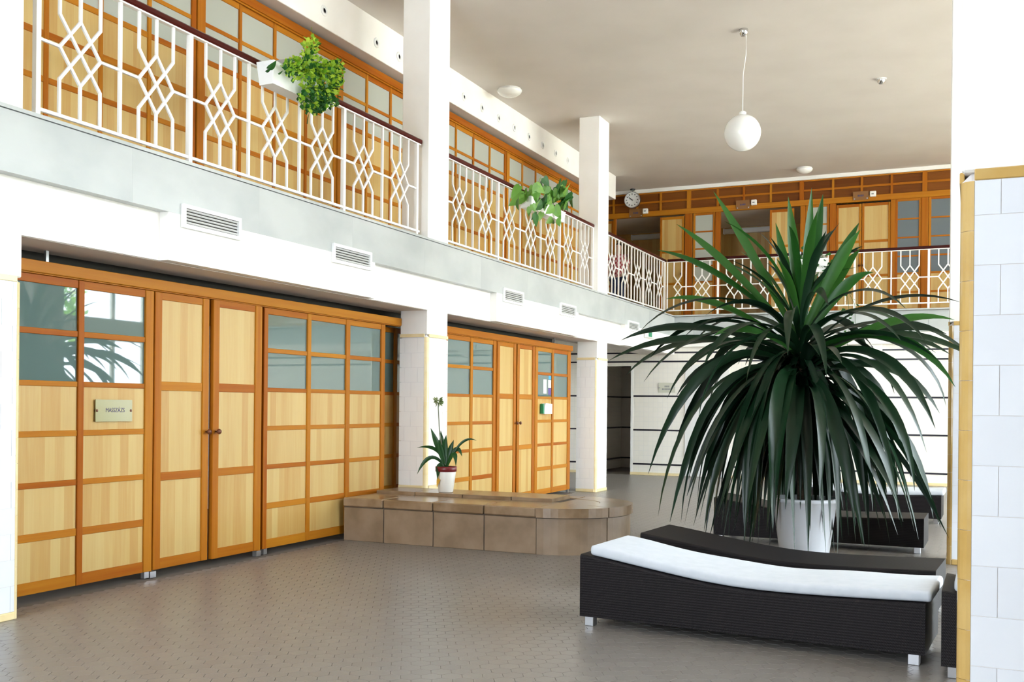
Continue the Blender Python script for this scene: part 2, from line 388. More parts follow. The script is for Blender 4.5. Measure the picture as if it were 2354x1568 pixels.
while y < 5.5: yy.append((y, min(y+1.45, YB))); y += 1.45
for a, b in yy:
    bx('marble_slab', (20.075, a+.0015, 2.832), (20.12, b-.0015, 3.222), MARBLE, ws); bx('marble_ledge', (19.95, a, 3.226), (20.2, b, 3.25), MARBLE, ws)
# upper wall strip with round vents
ub = thing('wall_upper_beam', (8, 6.75, 5.68), 'white wall strip with small round vents under the ceiling', 'beam', kind=ST)
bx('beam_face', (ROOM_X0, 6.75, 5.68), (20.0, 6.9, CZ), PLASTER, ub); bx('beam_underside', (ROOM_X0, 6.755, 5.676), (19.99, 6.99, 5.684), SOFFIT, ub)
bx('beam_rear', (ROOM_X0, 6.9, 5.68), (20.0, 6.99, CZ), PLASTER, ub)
rv, rf = lathe([(.028, .0), (.030, .014), (.052, .014), (.062, .006), (.062, 0)], 20)
VX = [9.635, 10.746, 11.29]+[13.125+.592*k for k in range(8)]
OR = ('leftmost', 'second', 'third', 'fourth', 'fifth', 'sixth', 'seventh', 'rightmost')
for i, X in enumerate(VX):
    lab = ('leftmost', 'second', 'half hidden third')[i]+' of the round wall vents left of the tall pillar' if i < 3 else OR[i-3]+' of the eight round wall vents right of the tall pillar'
    g = thing('round_vent', (X, 6.75, 5.868), lab, 'vent', 'round vents in the white strip')
    o = mk('rim', rv, rf, WHITE_M, g, (0, 0, 0), True, True); o.rotation_euler = (pi/2, 0, 0)
    v2, f2 = lathe([(.0, .004), (.032, .004)], 20); o = mk('vent_core', v2, f2, STEEL, g, (0, 0, 0), False, True); o.rotation_euler = (pi/2, 0, 0)

# ------------------------------------------------------------ pillars
TS = .1665
def tile_rows(z0, z1, u0, u1, put, phase=0):
    k = 0; z = z0
    while z < z1-.02:
        zt = min(z+TS, z1); u = u0-(TS/2 if (k+phase) % 2 else 0)
        while u < u1-.004:
            a, b = max(u, u0), min(u+TS, u1)
            if b-a > .008: put(a, b, z, zt)
            u += TS
        z = zt; k += 1
g_ = .0014
def pillar(label, x0, x1, y0, y1, faces, corners, tile, yel, zb=0.0, top=2.165, ph=0):
    p = thing('pillar', (x0, y0, 0), label, 'pillar', kind=ST)
    t = .012
    bx('core', (x0+.003, y0+.003, 0), (x1-.003, y1-.003, top+.03), GROUT, p, .03)
    bx('plaster_shaft', (x0+.004, y0+.004, top+.03), (x1-.004, y1-.004, CZ), PLASTER, p, .008)
    tr = .042
    def trim(cx, cy, sx, sy):
        # quarter-round corner tiles; (cx,cy) is the outer corner, sx/sy point inwards
        poly = [(cx+sx*tr, cy)]+[(cx+sx*tr*(1-math.sin(a)), cy+sy*tr*(1-math.cos(a))) for a in [pi/2*i/5 for i in range(1, 6)]]+[(cx+sx*tr, cy+sy*tr)]
        z = zb
        while z < top-.01:
            z2 = min(z+TS, top); q, fq = prism([(a-x0, b-y0) for a, b in poly], z+g_/2, z2-g_/2)
            mk('corner_tile', q, fq, yel, p, (x0, y0, 0)); z = z2
    for c in corners: trim(x0 if 'a' in c else x1, y0 if 'l' in c else y1, 1 if 'a' in c else -1, 1 if 'l' in c else -1)
    def has(c): return tr if c in corners else 0
    for fc in faces:
        if fc == 'x0':
            u0, u1 = y0+has('al'), y1-has('ar')
            tile_rows(zb+.05, top, u0, u1, lambda a, b, z, zt: bx('wall_tile', (x0, a+g_, z+g_), (x0+t, b-g_, zt-g_), tile, p), ph)
            bx('yellow_band_tile', (x0-.004, u0, top), (x0+t, u1, top+.038), yel, p, .003); bx('base_tile', (x0-.012, u0, zb), (x0+t, u1, zb+.05), yel, p, .006)
        if fc in ('y0', 'y1'):
            yy = y0 if fc == 'y0' else y1; s = 1 if fc == 'y0' else -1; e = 'l' if fc == 'y0' else 'r'
            u0, u1 = x0+has('a'+e), x1-has('b'+e)
            tile_rows(zb+.05, top, u0, u1, lambda a, b, z, zt: bx('wall_tile', (a+g_, yy, z+g_), (b-g_, yy+s*t, zt-g_), tile, p), ph)
            bx('yellow_band_tile', (u0, yy-s*.004, top), (u1, yy+s*t, top+.038), yel, p, .003); bx('base_tile', (u0, yy-s*.012, zb), (u1, yy+s*t, zb+.05), yel, p, .006)
    return p
pillar('white tiled pillar at the left edge beside the massage sign screen', 4.19, 4.68, Y0, 5.95, ('y0',), ('bl',), TILE, YELP, ph=1)
pillar('tall white tiled pillar behind the stone bench and small potted plant', 10.03, 10.52, Y0, 5.95, ('x0', 'y0'), ('al',), TILE_L, YELP, .44)
pillar('white tiled pillar beside the dark corridor doorway', 15.72, 16.22, Y0, 5.95, ('x0', 'y0'), ('al',), TILE_L, YELP)
pillar('slim white column beyond the loungers, half hidden by the near column', 10.03, 10.52, -.16, .205, ('x0', 'y1'), ('ar',), TILE, YEL, ph=1)
pillar('large white tiled column with yellow corner tiles at the right edge', 3.72, 4.22, -.33, .043, ('x0', 'y1'), ('ar',), TILE, YEL, ph=1)

# ------------------------------------------------------------ wooden screens
def screen(label, plane, u0, u1, cols, rows, th=.045, glass_rows=2, pane=PANE, name='wooden_screen', ax='x', group='pine screens', kind=None, stile=.075, cat='screen', base_rail=None, feet=True):
    """cols: list of (a,b) clear panel ranges along the plane; rows: list of (z0,z1) from the top. Front face at `plane`."""
    z_lo, z_hi = rows[-1][0]-(base_rail or .085), rows[0][1]+.06
    def B(n, a, b, z0, z1, d0, d1, m, par, bev=0):
        if ax == 'x': return bx(n, (a, plane+d0, z0), (b, plane+d1, z1), m, par, bev)
        return bx(n, (plane+d0, a, z0), (plane+d1, b, z1), m, par, bev)
    c = (u0+u1)/2
    t = thing(name, (c, plane, z_lo) if ax == 'x' else (plane, c, z_lo), label, cat, group, kind)
    WH = W_X if ax == 'x' else W_Y
    edges = [u0]+[q for ab in cols for q in ab]+[u1]
    for i in range(0, len(edges), 2):
        if edges[i+1]-edges[i] > .01: B('stile', edges[i], edges[i+1], z_lo, z_hi, 0, th, W_Z, t, .004)
    zs = [(z_lo, rows[-1][0])]+[(rows[i+1][1], rows[i][0]) for i in range(len(rows)-1)]+[(rows[0][1], z_hi)]
    for a, b in cols:
        for z0, z1 in zs: B('rail', a, b, z0, z1, .006, th-.004, WH, t, .003)
        for r, (z0, z1) in enumerate(rows):
            if r < glass_rows: B('glass_pane', a, b, z0, z1, .018, .026, pane, t)
            else: B('pine_panel', a, b, z0, z1, .014, .028, PINE, t)
    if feet:
        for u in (u0+.05, u1-.05): B('foot', u-.025, u+.025, z_lo-.05, z_lo, .005, .04, STEEL, t)
    return t
LROWS = [(1.915, 2.228), (1.547, 1.872), (1.192, 1.508), (.833, 1.149), (.476, .79), (.14, .42)]
PY = 5.95
screen('left pine screen carrying the massage sign, two columns of panels', PY, 4.76, 6.212, [(4.857, 5.463), (5.519, 6.125)], LROWS)
screen('three-column pine screen between the near door and the stone bench', PY, 7.60, 9.72, [(7.66, 8.275), (8.335, 8.95), (9.025, 9.64)], LROWS)
screen('narrow recessed pine screen sliver beside the tall tiled pillar', PY+.13, 9.725, 10.62, [(9.76, 10.14), (10.2, 10.56)], LROWS)
screen('two-column pine screen behind the small potted plant', PY, 11.06, 12.60, [(11.20, 11.835), (11.905, 12.53)], LROWS)
screen('far two-column pine screen with stickers and a white dispenser', PY, 13.99, 15.45, [(14.09, 14.655), (14.725, 15.33)], LROWS)
DROWS = [(1.569, 2.227), (.836, 1.496), (.145, .769)]
def door_leaf(label, n, u0, u1, knob, off=0):
    t = screen(label, PY-.005+off, u0, u1, [(u0+.078, u1-.078)], DROWS, glass_rows=0, name='door_%d' % n, group=None, kind=ST, cat='door', feet=False)
    ku = u1-.035 if knob == 'r' else u0+.035
    kv, kf = lathe([(.006, 0), (.006, .02), (.02, .028), (.024, .04), (.018, .052), (0, .055)], 14)
    o = mk('knob', kv, kf, KNOB, t, (ku, PY-.005+off, 1.155), True); o.rotation_euler = (pi/2, 0, 0)
    return t
door_leaf('left leaf of the near pine double door', 2, 6.222, 6.855, 'r')
door_leaf('right leaf of the near pine double door', 3, 6.885, 7.525, 'l', -.02)
door_leaf('left leaf of the far pine double door', 4, 12.645, 13.275, 'r')
door_leaf('right leaf of the far pine double door', 5, 13.32, 13.955, 'l')
for n, a, b, lab in ((2, 4.7, 10.02, 'long orange pine header beam above the near screens'), (3, 11.0, 15.46, 'orange pine header beam above the far ground-floor screens')):
    t = thing('trim_%d' % n, ((a+b)/2, PY, 2.29), lab, 'beam', kind=ST)
    bx('header_beam', (a, PY-.03, 2.297), (b, PY+.06, 2.38), W_X, t, .004); bx('header_strip', (a, PY-.012, 2.289), (b, PY+.05, 2.297), W_X, t)
    for u in ((5.2,) if n == 2 else (14.8,)): bx('hanger_rod', (u-.012, PY+.02, 2.38), (u+.012, PY+.04, 2.99), STEEL, t)
    for u in ((6.215, 7.535) if n == 2 else (12.62, 13.97)):
        bx('door_post', (u-.0, PY+.01, .05), (u+.045 if u > 7 else u+.005, PY+.05, 2.29), W_Z, t); bx('foot', (u-.02, PY+.0, 0), (u+.045, PY+.045, .05), STEEL, t)

# upper screens
UROWS = [(5.163, 5.466), (4.806, 5.123), (4.435, 4.752), (4.06, 4.377), (3.70, 4.01), (3.40, 3.655)]
UY = 6.93; uposts = [2.965+2.413*i for i in range(8)]
ulabels = ['upper gallery pine screen above the left pillar', 'upper gallery pine screen nearest the left pillar, behind the first railing panels', 'upper gallery pine screen behind the lime green planter',
           'upper gallery pine screen partly hidden by the tall white pillar', 'upper gallery pine screen right of the tall white pillar', 'upper gallery pine screen behind the broad-leaved planter',
           'last upper gallery pine screen near the clock corner']
for i in range(1, 7):
    a, b = uposts[i]+.085, uposts[i+1]+.085
    if i == 6: b = 19.55
    w_ = (b-.175-a-.045*3)/4; cols = [(a+k*(w_+.06 if 0 else w_+.045)+.0, a+k*(w_+.045)+w_) for k in range(4)]
    cols[0] = (cols[0][0]+.02, cols[0][1])
    t = screen(ulabels[i], UY, a, b-.112, cols, UROWS, pane=PANE_U, group='upper gallery screens')
    bx('post', (b-.104, UY-.012, 3.26), (b-.004, UY+.05, 5.526), W_Z, t, .005)
t = thing('trim_4', (12, UY, 5.53), 'orange header beam over the upper gallery screens', 'beam', kind=ST)
bx('header_beam', (5, UY-.03, 5.545), (19.6, UY+.06, 5.64), W_X, t, .004); bx('header_strip', (5, UY-.012, 5.528), (19.6, UY+.05, 5.545), W_X, t)

# ------------------------------------------------------------ back gallery timber wall
BX = 21.5
fr = thing('lattice_frieze', (BX, 3, 5.56), 'dark board frieze with an orange lattice above the far doors', 'frieze', kind=ST)
bx('header_beam', (BX-.03, YR, 5.565), (BX+.06, 9.2, 5.68), W_Y, fr, .004)
bx('lattice_rail', (BX-.005, YR, 5.852), (BX+.04, 9.2, 5.892), W_Y, fr)
bx('lattice_rail', (BX-.005, YR, 6.06), (BX+.04, 9.2, 6.085), W_Y, fr)
LY = [7.299, 6.224, 5.597, 4.976, 4.423, 3.864, 3.239, 2.62, 2.066, 1.5, .891, .3, -.27, -.85, -1.43, -2.0, -2.6]
LY.insert(1, 6.76)
for i, y in enumerate(LY):
    hw = .045 if any(abs(y-q) < .01 for q in (5.597, 3.239, .891, -1.43)) else .022
    bx('lattice_mullion', (BX-.008, y-hw, 5.68), (BX+.04, y+hw, 6.08), W_Z, fr)
ed = [9.2]+LY+[YR]
for a, b in zip(ed[:-1], ed[1:]):
    for z0, z1 in ((5.68, 5.86), (5.885, 6.07)): bx('dark_board', (BX+.02, b, z0), (BX+.03, a, z1), W_DARK, fr)
bx('frieze_back', (BX+.035, YR, 5.68), (BX+.1, 9.2, CZ), PLASTER, fr)
tag(bx('trim_5', (BX-.06, YR, 6.085), (BX+.05, 9.2, CZ+.0), WHITE), 'thin white cornice where ceiling meets the far timber wall', 'cornice', kind=ST)
GR = [(5.181, 5.518), (4.814, 5.15), (4.446, 4.783), (4.109, 4.415), (3.74, 4.07), (3.40, 3.70)]
PR = [(4.79, 5.47), (4.10, 4.74), (3.40, 4.05)]
def far(label, a, b, fill, pane=PANE_B, **k):
    lo, hi = min(a, b), max(a, b)
    return screen(label, BX, lo, hi, [(lo+.045, hi-.045)], GR if fill == 'g' else PR, glass_rows=4 if fill == 'g' else 0, pane=pane, ax='y', group='far gallery timber bays', feet=False, **k)
def knob_far(t, y):
    kv, kf = lathe([(.006, 0), (.006, .02), (.022, .03), (.026, .042), (0, .058)], 12)
    o = mk('knob', kv, kf, KNOB, t, (BX, y, 4.28), True); o.rotation_euler = (0, -pi/2, 0)
far('pine panel bay at the far left behind the standing person', 9.2, 7.30, 'p')
t = far('pine door leaf right of the far left dark doorway', 6.234, 5.70, 'p', name='door_6', kind=ST, cat='door'); knob_far(t, 5.74)
far('far glazed bay between the two dark upper doorways', 5.50, 5.03, 'g', PANE_U)
t = far('pine door leaf right of the second dark upper doorway', 3.883, 3.39, 'p', name='door_7', kind=ST, cat='door'); knob_far(t, 3.44)
far('far glazed bay behind the top of the big plant', 3.155, 2.69, 'g', PANE_U)
t = far('left leaf of the closed far upper double door', 2.555, 2.068, 'p', name='door_8', kind=ST, cat='door'); knob_far(t, 2.10)
t = far('right leaf of the closed far upper double door', 2.058, 1.516, 'p', name='door_9', kind=ST, cat='door'); knob_far(t, 2.02)
far('dark glazed far bay right of the closed double door', 1.43, .95, 'g')
far('dark glazed far bay beside the white column', .815, .33, 'g')
far('pine panel bay hidden right of the white column', .25, YR, 'p')
t = thing('trim_6', (BX, 3, 3.31), 'orange pine posts between the far upper doors', 'posts', kind=ST)
for a, b in ((7.30, 7.24), (5.68, 5.52), (5.02, 4.91), (3.26, 3.16), (2.68, 2.56), (1.515, 1.43), (.95, .82), (.33, .25)):
    bx('post', (BX-.015, b, 3.3), (BX+.05, a, 5.565), W_Z, t, .004)
# rooms behind the open doorways
for lab, y0, y1 in (('dim pine-lined room behind the far left doorway', 5.7, 8.0), ('dim pine-lined room behind the second doorway', 3.2, 5.6)):
    r = thing('wall_room', (23.6, (y0+y1)/2, 3.3), lab, 'wall', kind=ST)
    bx('rear_boarding', (23.6, y0, 3.3), (23.65, y1, 5.62), PINE, r); bx('room_ceiling', (BX+.1, y0, 5.58), (23.65, y1, 5.66), SOFFIT, r)
    for y in (y0, y1): bx('side_boarding', (BX+.07, y-.03, 3.3), (23.65, y+.03, 5.62), PINE, r)
for lab, a, b, zz in (('long white lamp tube inside the far left doorway', (1452, 546), (1560, 538), 0), ('long white lamp tube inside the second doorway', (1664, 532), (1800, 519), 0)):
    p0, p1 = px(*a, 0, 23.5), px(*b, 0, 23.5)
    t = thing('wall_lamp', (23.55, (p0.y+p1.y)/2, p0.z), lab, 'lamp', 'lamp tubes')
    bx('cover', (23.5, p1.y, p0.z-.06), (23.598, p0.y, p0.z+.06), FLUO, t, .02); bx('end_cap', (23.49, p0.y-.02, p0.z-.065), (23.598, p0.y+.02, p0.z+.065), WHITE_M, t, .01)

# ------------------------------------------------------------ balustrades
def poly_bar(pts, wd, dp, closed=False):
    """flat bar of width wd swept along pts in the (u,z) plane, depth dp"""
    n = len(pts); P2 = [Vector(p) for p in pts]; off = []
    for i in range(n):
        a = P2[i-1] if (i > 0 or closed) else None; b = P2[(i+1) % n] if (i < n-1 or closed) else None
        d1 = (P2[i]-a).normalized() if a is not None else None; d2 = (b-P2[i]).normalized() if b is not None else None
        d1 = d1 or d2; d2 = d2 or d1
        n1 = Vector((-d1.y, d1.x)); n2 = Vector((-d2.y, d2.x)); m_ = (n1+n2).normalized()
        off.append(m_*(wd/2/max(.3, m_.dot(n1))))
    v, f = [], []
    for p, o in zip(P2, off):
        for s, t in ((1, -1), (1, 1), (-1, 1), (-1, -1)):
            q = p+o*s; v.append((q.x, t*dp/2, q.y))
    for i in range(n if closed else n-1):
        j = (i+1) % n
        for k in range(4): f.append((i*4+k, i*4+(k+1) % 4, j*4+(k+1) % 4, j*4+k))
    if not closed: f.append((0, 1, 2, 3)); f.append(tuple((n-1)*4+k for k in range(4)))
    return v, f
MC = {}
def bar_mesh(key, pts, wd, dp, closed=False):
    if key not in MC:
        v, f = poly_bar(pts, wd, dp, closed); me = bpy.data.meshes.new('bar'); me.from_pydata(v, [], f)
        bm = bmesh.new(); bm.from_mesh(me); bmesh.ops.recalc_face_normals(bm, faces=bm.faces); bm.to_mesh(me); bm.free()
        me.materials.append(WHITE); MC[key] = me
    return MC[key]
def balustrade(label, loc, rotz, posts, thick, u_end, hr0=-.03, hr1=None, first_cut=None):
    """posts: u of the full-height uprights; patterned modules between neighbours"""
    t = thing('balustrade', loc, label, 'railing', 'white lattice railings', rotz=rotz)
    zb, zt, zm = .045, 1.02, .515; b = .222; w = .021
    L_ = posts[-1] if hr1 is None else hr1
    lbx('bottom_rail', (posts[0]-.02, -.012, .032), (L_, .012, .055), WHITE, t)
    lbx('top_flat', (posts[0]-.02, -.02, 1.012), (L_, .02, 1.024), WHITE, t)
    lbx('handrail', (hr0, -.032, 1.024), (L_+.02, .032, 1.078), MAHOG, t, .012)
    for i, u in enumerate(posts):
        k = i in thick; hw = .019 if k else .0115
        lbx('post', (u-hw, -hw, -.056 if k else .05), (u+hw, hw, 1.015), WHITE, t)
    for i, (a, c) in enumerate(zip(posts[:-1], posts[1:])):
        m = round(c-a, 3)
        if m < .6:                       # cut module with two bars only
            s = .16; x0 = .135
            A = [(x0, zt), (x0, zm+b), (x0+s*1.0, zm), (x0, zm)]
            inst('baluster', bar_mesh(('c1', m), [(x0, zt), (x0, zm+b), (x0+s, zm), (x0, zm-b*.0)], w, .016), t, (a, 0, 0)) if 0 else None
            inst('baluster', bar_mesh(('c1', m), [(x0, zt), (x0, zm+b), (x0+s/2, zm+b/2), (x0+s, zm), (x0+s/2, zm-b/2), (x0, zm-b), (x0, zb)], w, .016), t, (a, 0, 0))
            inst('baluster', bar_mesh(('c2', m), [(x0+s, zt), (x0+s, zm+b), (x0+s/2, zm+b/2), (x0, zm), (x0+s/2, zm-b/2), (x0+s, zm-b), (x0+s, zb)], w, .0165), t, (a, 0, 0))
            inst('cross_bar', bar_mesh(('c3', m), [(x0+s, zm), (m, zm)], w*.9, .017), t, (a, 0, 0)); continue
        s = m/4; s0, s1, s2 = s*1.02, m/2, m-s*1.02
        inst('baluster', bar_mesh(('a', m), [(s0, zt), (s0, zm+b), (s2, zm-b), (s2, zb)], w, .016), t, (a, 0, 0))
        inst('baluster', bar_mesh(('b', m), [(s2, zt), (s2, zm+b), (s0, zm-b), (s0, zb)], w, .0165), t, (a, 0, 0))
        inst('lozenge', bar_mesh(('l', m), [(s0, zm), (s1, zm+b), (s2, zm), (s1, zm-b)], w, .017, True), t, (a, 0, 0))
        inst('centre_bar', bar_mesh(('u', m), [(s1, zt), (s1, zm+b)], w, .0175), t, (a, 0, 0)); inst('centre_bar', bar_mesh(('d', m), [(s1, zm-b), (s1, zb)], w, .0175), t, (a, 0, 0))
        inst('cross_bar', bar_mesh(('x', m), [(0, zm), (s0, zm)], w*.9, .018), t, (a, 0, 0)); inst('cross_bar', bar_mesh(('y', m), [(s2, zm), (m, zm)], w*.9, .018), t, (a, 0, 0))
    return t
RY, RZ = 5.69, 3.305
balustrade('white lattice railing carrying the lime green planter, left of the tall pillar', (4.854, RY, RZ), 0, [.7236*i for i in range(8)], (0, 2, 5, 7), 0, hr0=-.15, hr1=5.08+.05)
balustrade('white lattice railing carrying the broad-leaved planter', (10.60, RY, RZ), 0, [.728*i for i in range(8)], (0, 2, 5, 7), 0, hr0=-.05, hr1=5.1)
balustrade('short white lattice railing in front of the standing person', (16.33, RY, RZ), 0, [.731*i for i in range(6)], (3, 5), 0, hr0=-.08, hr1=3.67)
bu = [0, .44]+[.44+.643*i for i in range(1, 14)]
balustrade('long white lattice railing across the far gallery', (20.0, RY-.055, RZ), -pi/2, [0]+[b-.055 for b in bu[1:]], (2, 6, 8, 12), 0, hr0=-.0)

# ------------------------------------------------------------ vents, signs and fittings
vl = ['wide louvred vent nearest the left edge of the gallery beam', 'white louvred vent right of the widest one, above the three-column screen', 'small louvred vent above the far double door', 'small louvred vent left of the third pillar', 'smallest louvred vent near the far left corner']
for (a, b), lab in zip(((6.043, 6.655), (8.04, 8.648), (11.857, 12.426), (13.822, 14.394), (17.031, 17.591)), vl):
    z0, z1 = 2.765, 2.885
    t = thing('air_vent', ((a+b)/2, YB, z0), lab, 'vent', 'louvred vents on the gallery beam')
    bx('backing', (a, YB-.007, z0), (b, YB-.004, z1), mat('vent_dark', (.05, .045, .04), .8) if 'vent_dark' not in bpy.data.materials else bpy.data.materials['vent_dark'], t)
    for q in ((a-.03, z0-.03, b+.03, z0), (a-.03, z1, b+.03, z1+.03), (a-.03, z0, a, z1), (b, z0, b+.03, z1)): bx('frame', (q[0], YB-.03, q[1]), (q[2], YB-.002, q[3]), WHITE_M, t)
    for k in range(5):
        z = z0+.012+k*.024
        o = bx('slat', (a, YB-.024, z), (b, YB-.009, z+.004), WHITE_M, t); o.rotation_euler = (math.radians(-35), 0, 0)

s = thing('door_sign', (5.803, PY-.004, 1.335), 'pale green acrylic sign with dark lettering on the left pine screen', 'sign')
pl = bx('acrylic_plate', (5.622, PY-.006, 1.252), (5.984, PY-.001, 1.418), PLEXI, s)
for u in (5.635, 5.97):
    kv, kf = lathe([(.011, 0), (.011, .02), (.004, .024), (0, .024)], 10); o = mk('spacer_screw', kv, kf, KNOB, s, (u, PY+.013, 1.335)); o.rotation_euler = (pi/2, 0, 0)
me = text_mesh('MASSZÁZS', .043, INK); o = inst('lettering', me, pl, (.009, -.0032, .002), (pi/2, 0, 0)); o.scale = (.92, 1.1, 1)
def word_bars(parent, pts, m):
    for a, b in pts: bx('lettering', a, b, m, parent)
s = thing('wall_plaque', (BACK-.02, 5.69, 1.80), 'pale clear plaque with two grey text lines on the striped wall', 'sign')
pl = bx('acrylic_plate', (BACK-.02, 5.52, 1.70), (BACK-.012, 5.865, 1.90), PLEXI_W, s)
for i, (yc, n_, z) in enumerate(((5.69, 4, 1.825), (5.69, 8, 1.77))):
    for k in range(n_):
        y = yc+(n_/2-k-.5)*.026; bx('lettering', (BACK-.022, y-.009, z-.016), (BACK-.019, y+.009, z+.016), INK_G, pl)
for y in (5.535, 5.85): bx('spacer_screw', (BACK-.03, y-.01, 1.79), (BACK-.0, y+.01, 1.81), STEEL, s)
for n_, (x0, y0, x1, y1, bx0) in enumerate(((1446, 481, 1477, 498, 1478), (1692, 461, 1724, 479, 1727), (1961, 441, 1997, 458, 2000))):
    wh = ('left', 'middle', 'right')[n_]
    p0, p1 = px(x0, y0, 0, BX-.06), px(x1, y1, 0, BX-.06)
    t = thing('door_plaque', (BX-.04, (p0.y+p1.y)/2, p1.z), '%s of the three clear plaques above the far upper doors' % {'left': 'leftmost', 'middle': 'middle one', 'right': 'rightmost'}[wh], 'sign', 'far door plaques')
    pl = bx('acrylic_plate', (BX-.05, p1.y, p1.z), (BX-.042, p0.y, p0.z), PLEXI_B, t)
    zc = (p0.z+p1.z)/2; yc = (p0.y+p1.y)/2
    for k in range(4): bx('lettering', (BX-.053, yc+.05-.03*k-.01, zc-.018), (BX-.05, yc+.05-.03*k+.01, zc+.018), INK, pl)
    for yy_ in (p0.y-.03, p1.y+.03): bx('spacer_screw', (BX-.06, yy_-.01, p1.z+.015), (BX-.03, yy_+.01, p1.z+.035), STEEL, t)
    q = px(bx0, y0, 0, BX-.06)
    t = thing('number_box', (BX-.05, q.y-.05, q.z-.1), 'small white square box beside the %s clear plaque upstairs' % {'left': 'leftmost', 'middle': 'middle', 'right': 'rightmost'}[wh], 'box', 'far number boxes')
    bx('housing', (BX-.09, q.y-.115, q.z-.1), (BX-.03, q.y, q.z+.01), WHITE, t, .008); bx('mark', (BX-.093, q.y-.075, q.z-.06), (BX-.089, q.y-.03, q.z-.035), INK_G, t)
# dispenser and stickers on the far screen
t = thing('wall_dispenser', (14.36, PY-.06, 1.28), 'white dispenser with a green edge on the far pine screen', 'dispenser')
lv = [(-.15, 0), (.16, 0), (.16, .155), (-.10, .165), (-.14, .12), (-.15, .08)]
v, f = prism([(a, b) for a, b in lv], 0, .06); o = mk('housing', v, f, WHITE_M, t, (14.37, PY+.005, 1.28)); o.rotation_euler = (pi/2, 0, 0)
bx('green_edge', (14.19, PY-.05, 1.285), (14.225, PY+.006, 1.435), GREEN, t, .006)
for nm, lab, p, q, m in (('sticker', 'white strip sticker on the far screen glass', (1250, 872), (1257, 905), WHITE_M), ('sticker', 'blue round topped sticker on the far screen glass', (1262, 862), (1271, 873), BLUE),
                         ('sticker', 'white middle sticker under the blue one on the far screen', (1261, 874), (1270, 892), WHITE_M), ('sticker', 'purple sticker at the bottom of the far screen glass', (1261, 893), (1270, 908), PURPLE)):
    a, b = px(*p, 1, PY+.012), px(*q, 1, PY+.012)
    bxx = min(b.x, 14.65); o = bx(nm, (min(a.x, bxx-.1), PY+.0165, b.z), (bxx, PY+.0178, a.z), m); tag(o, lab, 'sticker', 'stickers')
t = thing('exit_sign', (17.9, Y0-.02, 2.60), 'small green and white exit sign at the far left corner', 'sign')
p = px(1487, 768, 1, YB-.06); bx('housing', (p.x-.0, YB-.09, p.z-.06), (p.x+.5, YB-.01, p.z+.06), WHITE_M, t, .01); bx('green_panel', (p.x+.01, YB-.094, p.z-.045), (p.x+.22, YB-.088, p.z+.045), GREEN, t)
WL[t]
p = px(2010, 800, 0, BACK-.05); t = thing('wall_device', (BACK-.03, p.y, p.z-.08), 'small white box on the striped wall behind the big plant', 'box')
bx('housing', (BACK-.07, p.y-.14, p.z-.08), (BACK-.005, p.y+.14, p.z+.08), WHITE, t, .01); bx('mark', (BACK-.073, p.y+.02, p.z-.02), (BACK-.069, p.y+.07, p.z+.03), INK_G, t)
# clock
cp = px(1454, 460, 0, 21.32)
t = thing('hanging_clock', (21.32, cp.y, CZ), 'round white clock hanging from the ceiling in the far corner', 'clock')
v, f = lathe([(0, 0), (.165, 0), (.175, .012), (.175, .07), (.165, .08), (.150, .072), (0, .072)], 36); o = mk('case', v, f, WHITE_M, t, (21.36, cp.y, cp.z), True); o.rotation_euler = (0, -pi/2, 0)
v, f = lathe([(.178, .005), (.178, .078), (.166, .083), (.166, .079), (.170, .07)], 36); o = mk('rim', v, f, STEEL, t, (21.36, cp.y, cp.z), True); o.rotation_euler = (0, -pi/2, 0)
bx('stem', (21.31, cp.y-.012, cp.z+.17), (21.334, cp.y+.012, CZ), STEEL, t); v, f = lathe([(.06, 0), (.05, -.03), (.0, -.03)], 16); mk('ceiling_rose', v, f, BLACK, t, (21.32, cp.y, CZ))
for k in range(12):
    a = k*pi/6; o = bx('hour_mark', (21.285, cp.y-.008, cp.z-.014), (21.288, cp.y+.008, cp.z+.014), BLACK, t)
    o.location = Vector((21.285, cp.y-.125*math.sin(a), cp.z+.125*math.cos(a)))-WL[t]; o.rotation_euler = (a, 0, 0)
for ln, wd, a in ((.075, .014, math.radians(-62)), (.115, .010, math.radians(-48))):
    v = [(-.002, -wd/2, -.02), (-.002, wd/2, -.02), (-.002, wd/3, ln), (-.002, -wd/3, ln), (.002, -wd/2, -.02), (.002, wd/2, -.02), (.002, wd/3, ln), (.002, -wd/3, ln)]
    f = [(0, 1, 2, 3), (4, 7, 6, 5), (0, 4, 5, 1), (1, 5, 6, 2), (2, 6, 7, 3), (3, 7, 4, 0)]
    o = mk('hand', v, f, BLACK, t, (21.281, cp.y, cp.z)); o.rotation_euler = (a, 0, 0)
# ceiling lamps
g = px(1709, 68, 2, CZ); gc = Vector((g.x, g.y, 4.86)); gr = .228
t = thing('pendant_lamp', (g.x, g.y, CZ), 'large white globe pendant hanging on a thin cable', 'lamp')
v, f = lathe([(gr*math.sin(a), -gr*math.cos(a)) for a in [pi*i/24 for i in range(25)]], 40); mk('globe', v, f, GLOBE, t, gc, True)
v, f = lathe([(.045, 0), (.045, .04), (.02, .055)], 16); mk('globe_cap', v, f, WHITE_M, t, gc+Vector((0, 0, gr-.01)), True)
v, f = tube([gc+Vector((0, 0, gr+.03))-g, gc+Vector((.004, .0, gr+.5))-g, Vector((.03, -.03, -.3)), Vector((.03, -.03, -.06)), Vector((0, 0, 0))], .005); mk('cable', v, f, WHITE_M, t, g)
v, f = lathe([(0, -.085), (.03, -.08), (.052, -.055), (.058, -.02), (.058, 0)], 20); mk('ceiling_cup', v, f, CHROME, t, g, True)
g = px(2026, 181, 2, CZ); t = thing('ceiling_detector', g, 'small chrome and white ceiling fitting right of the globe lamp', 'detector')
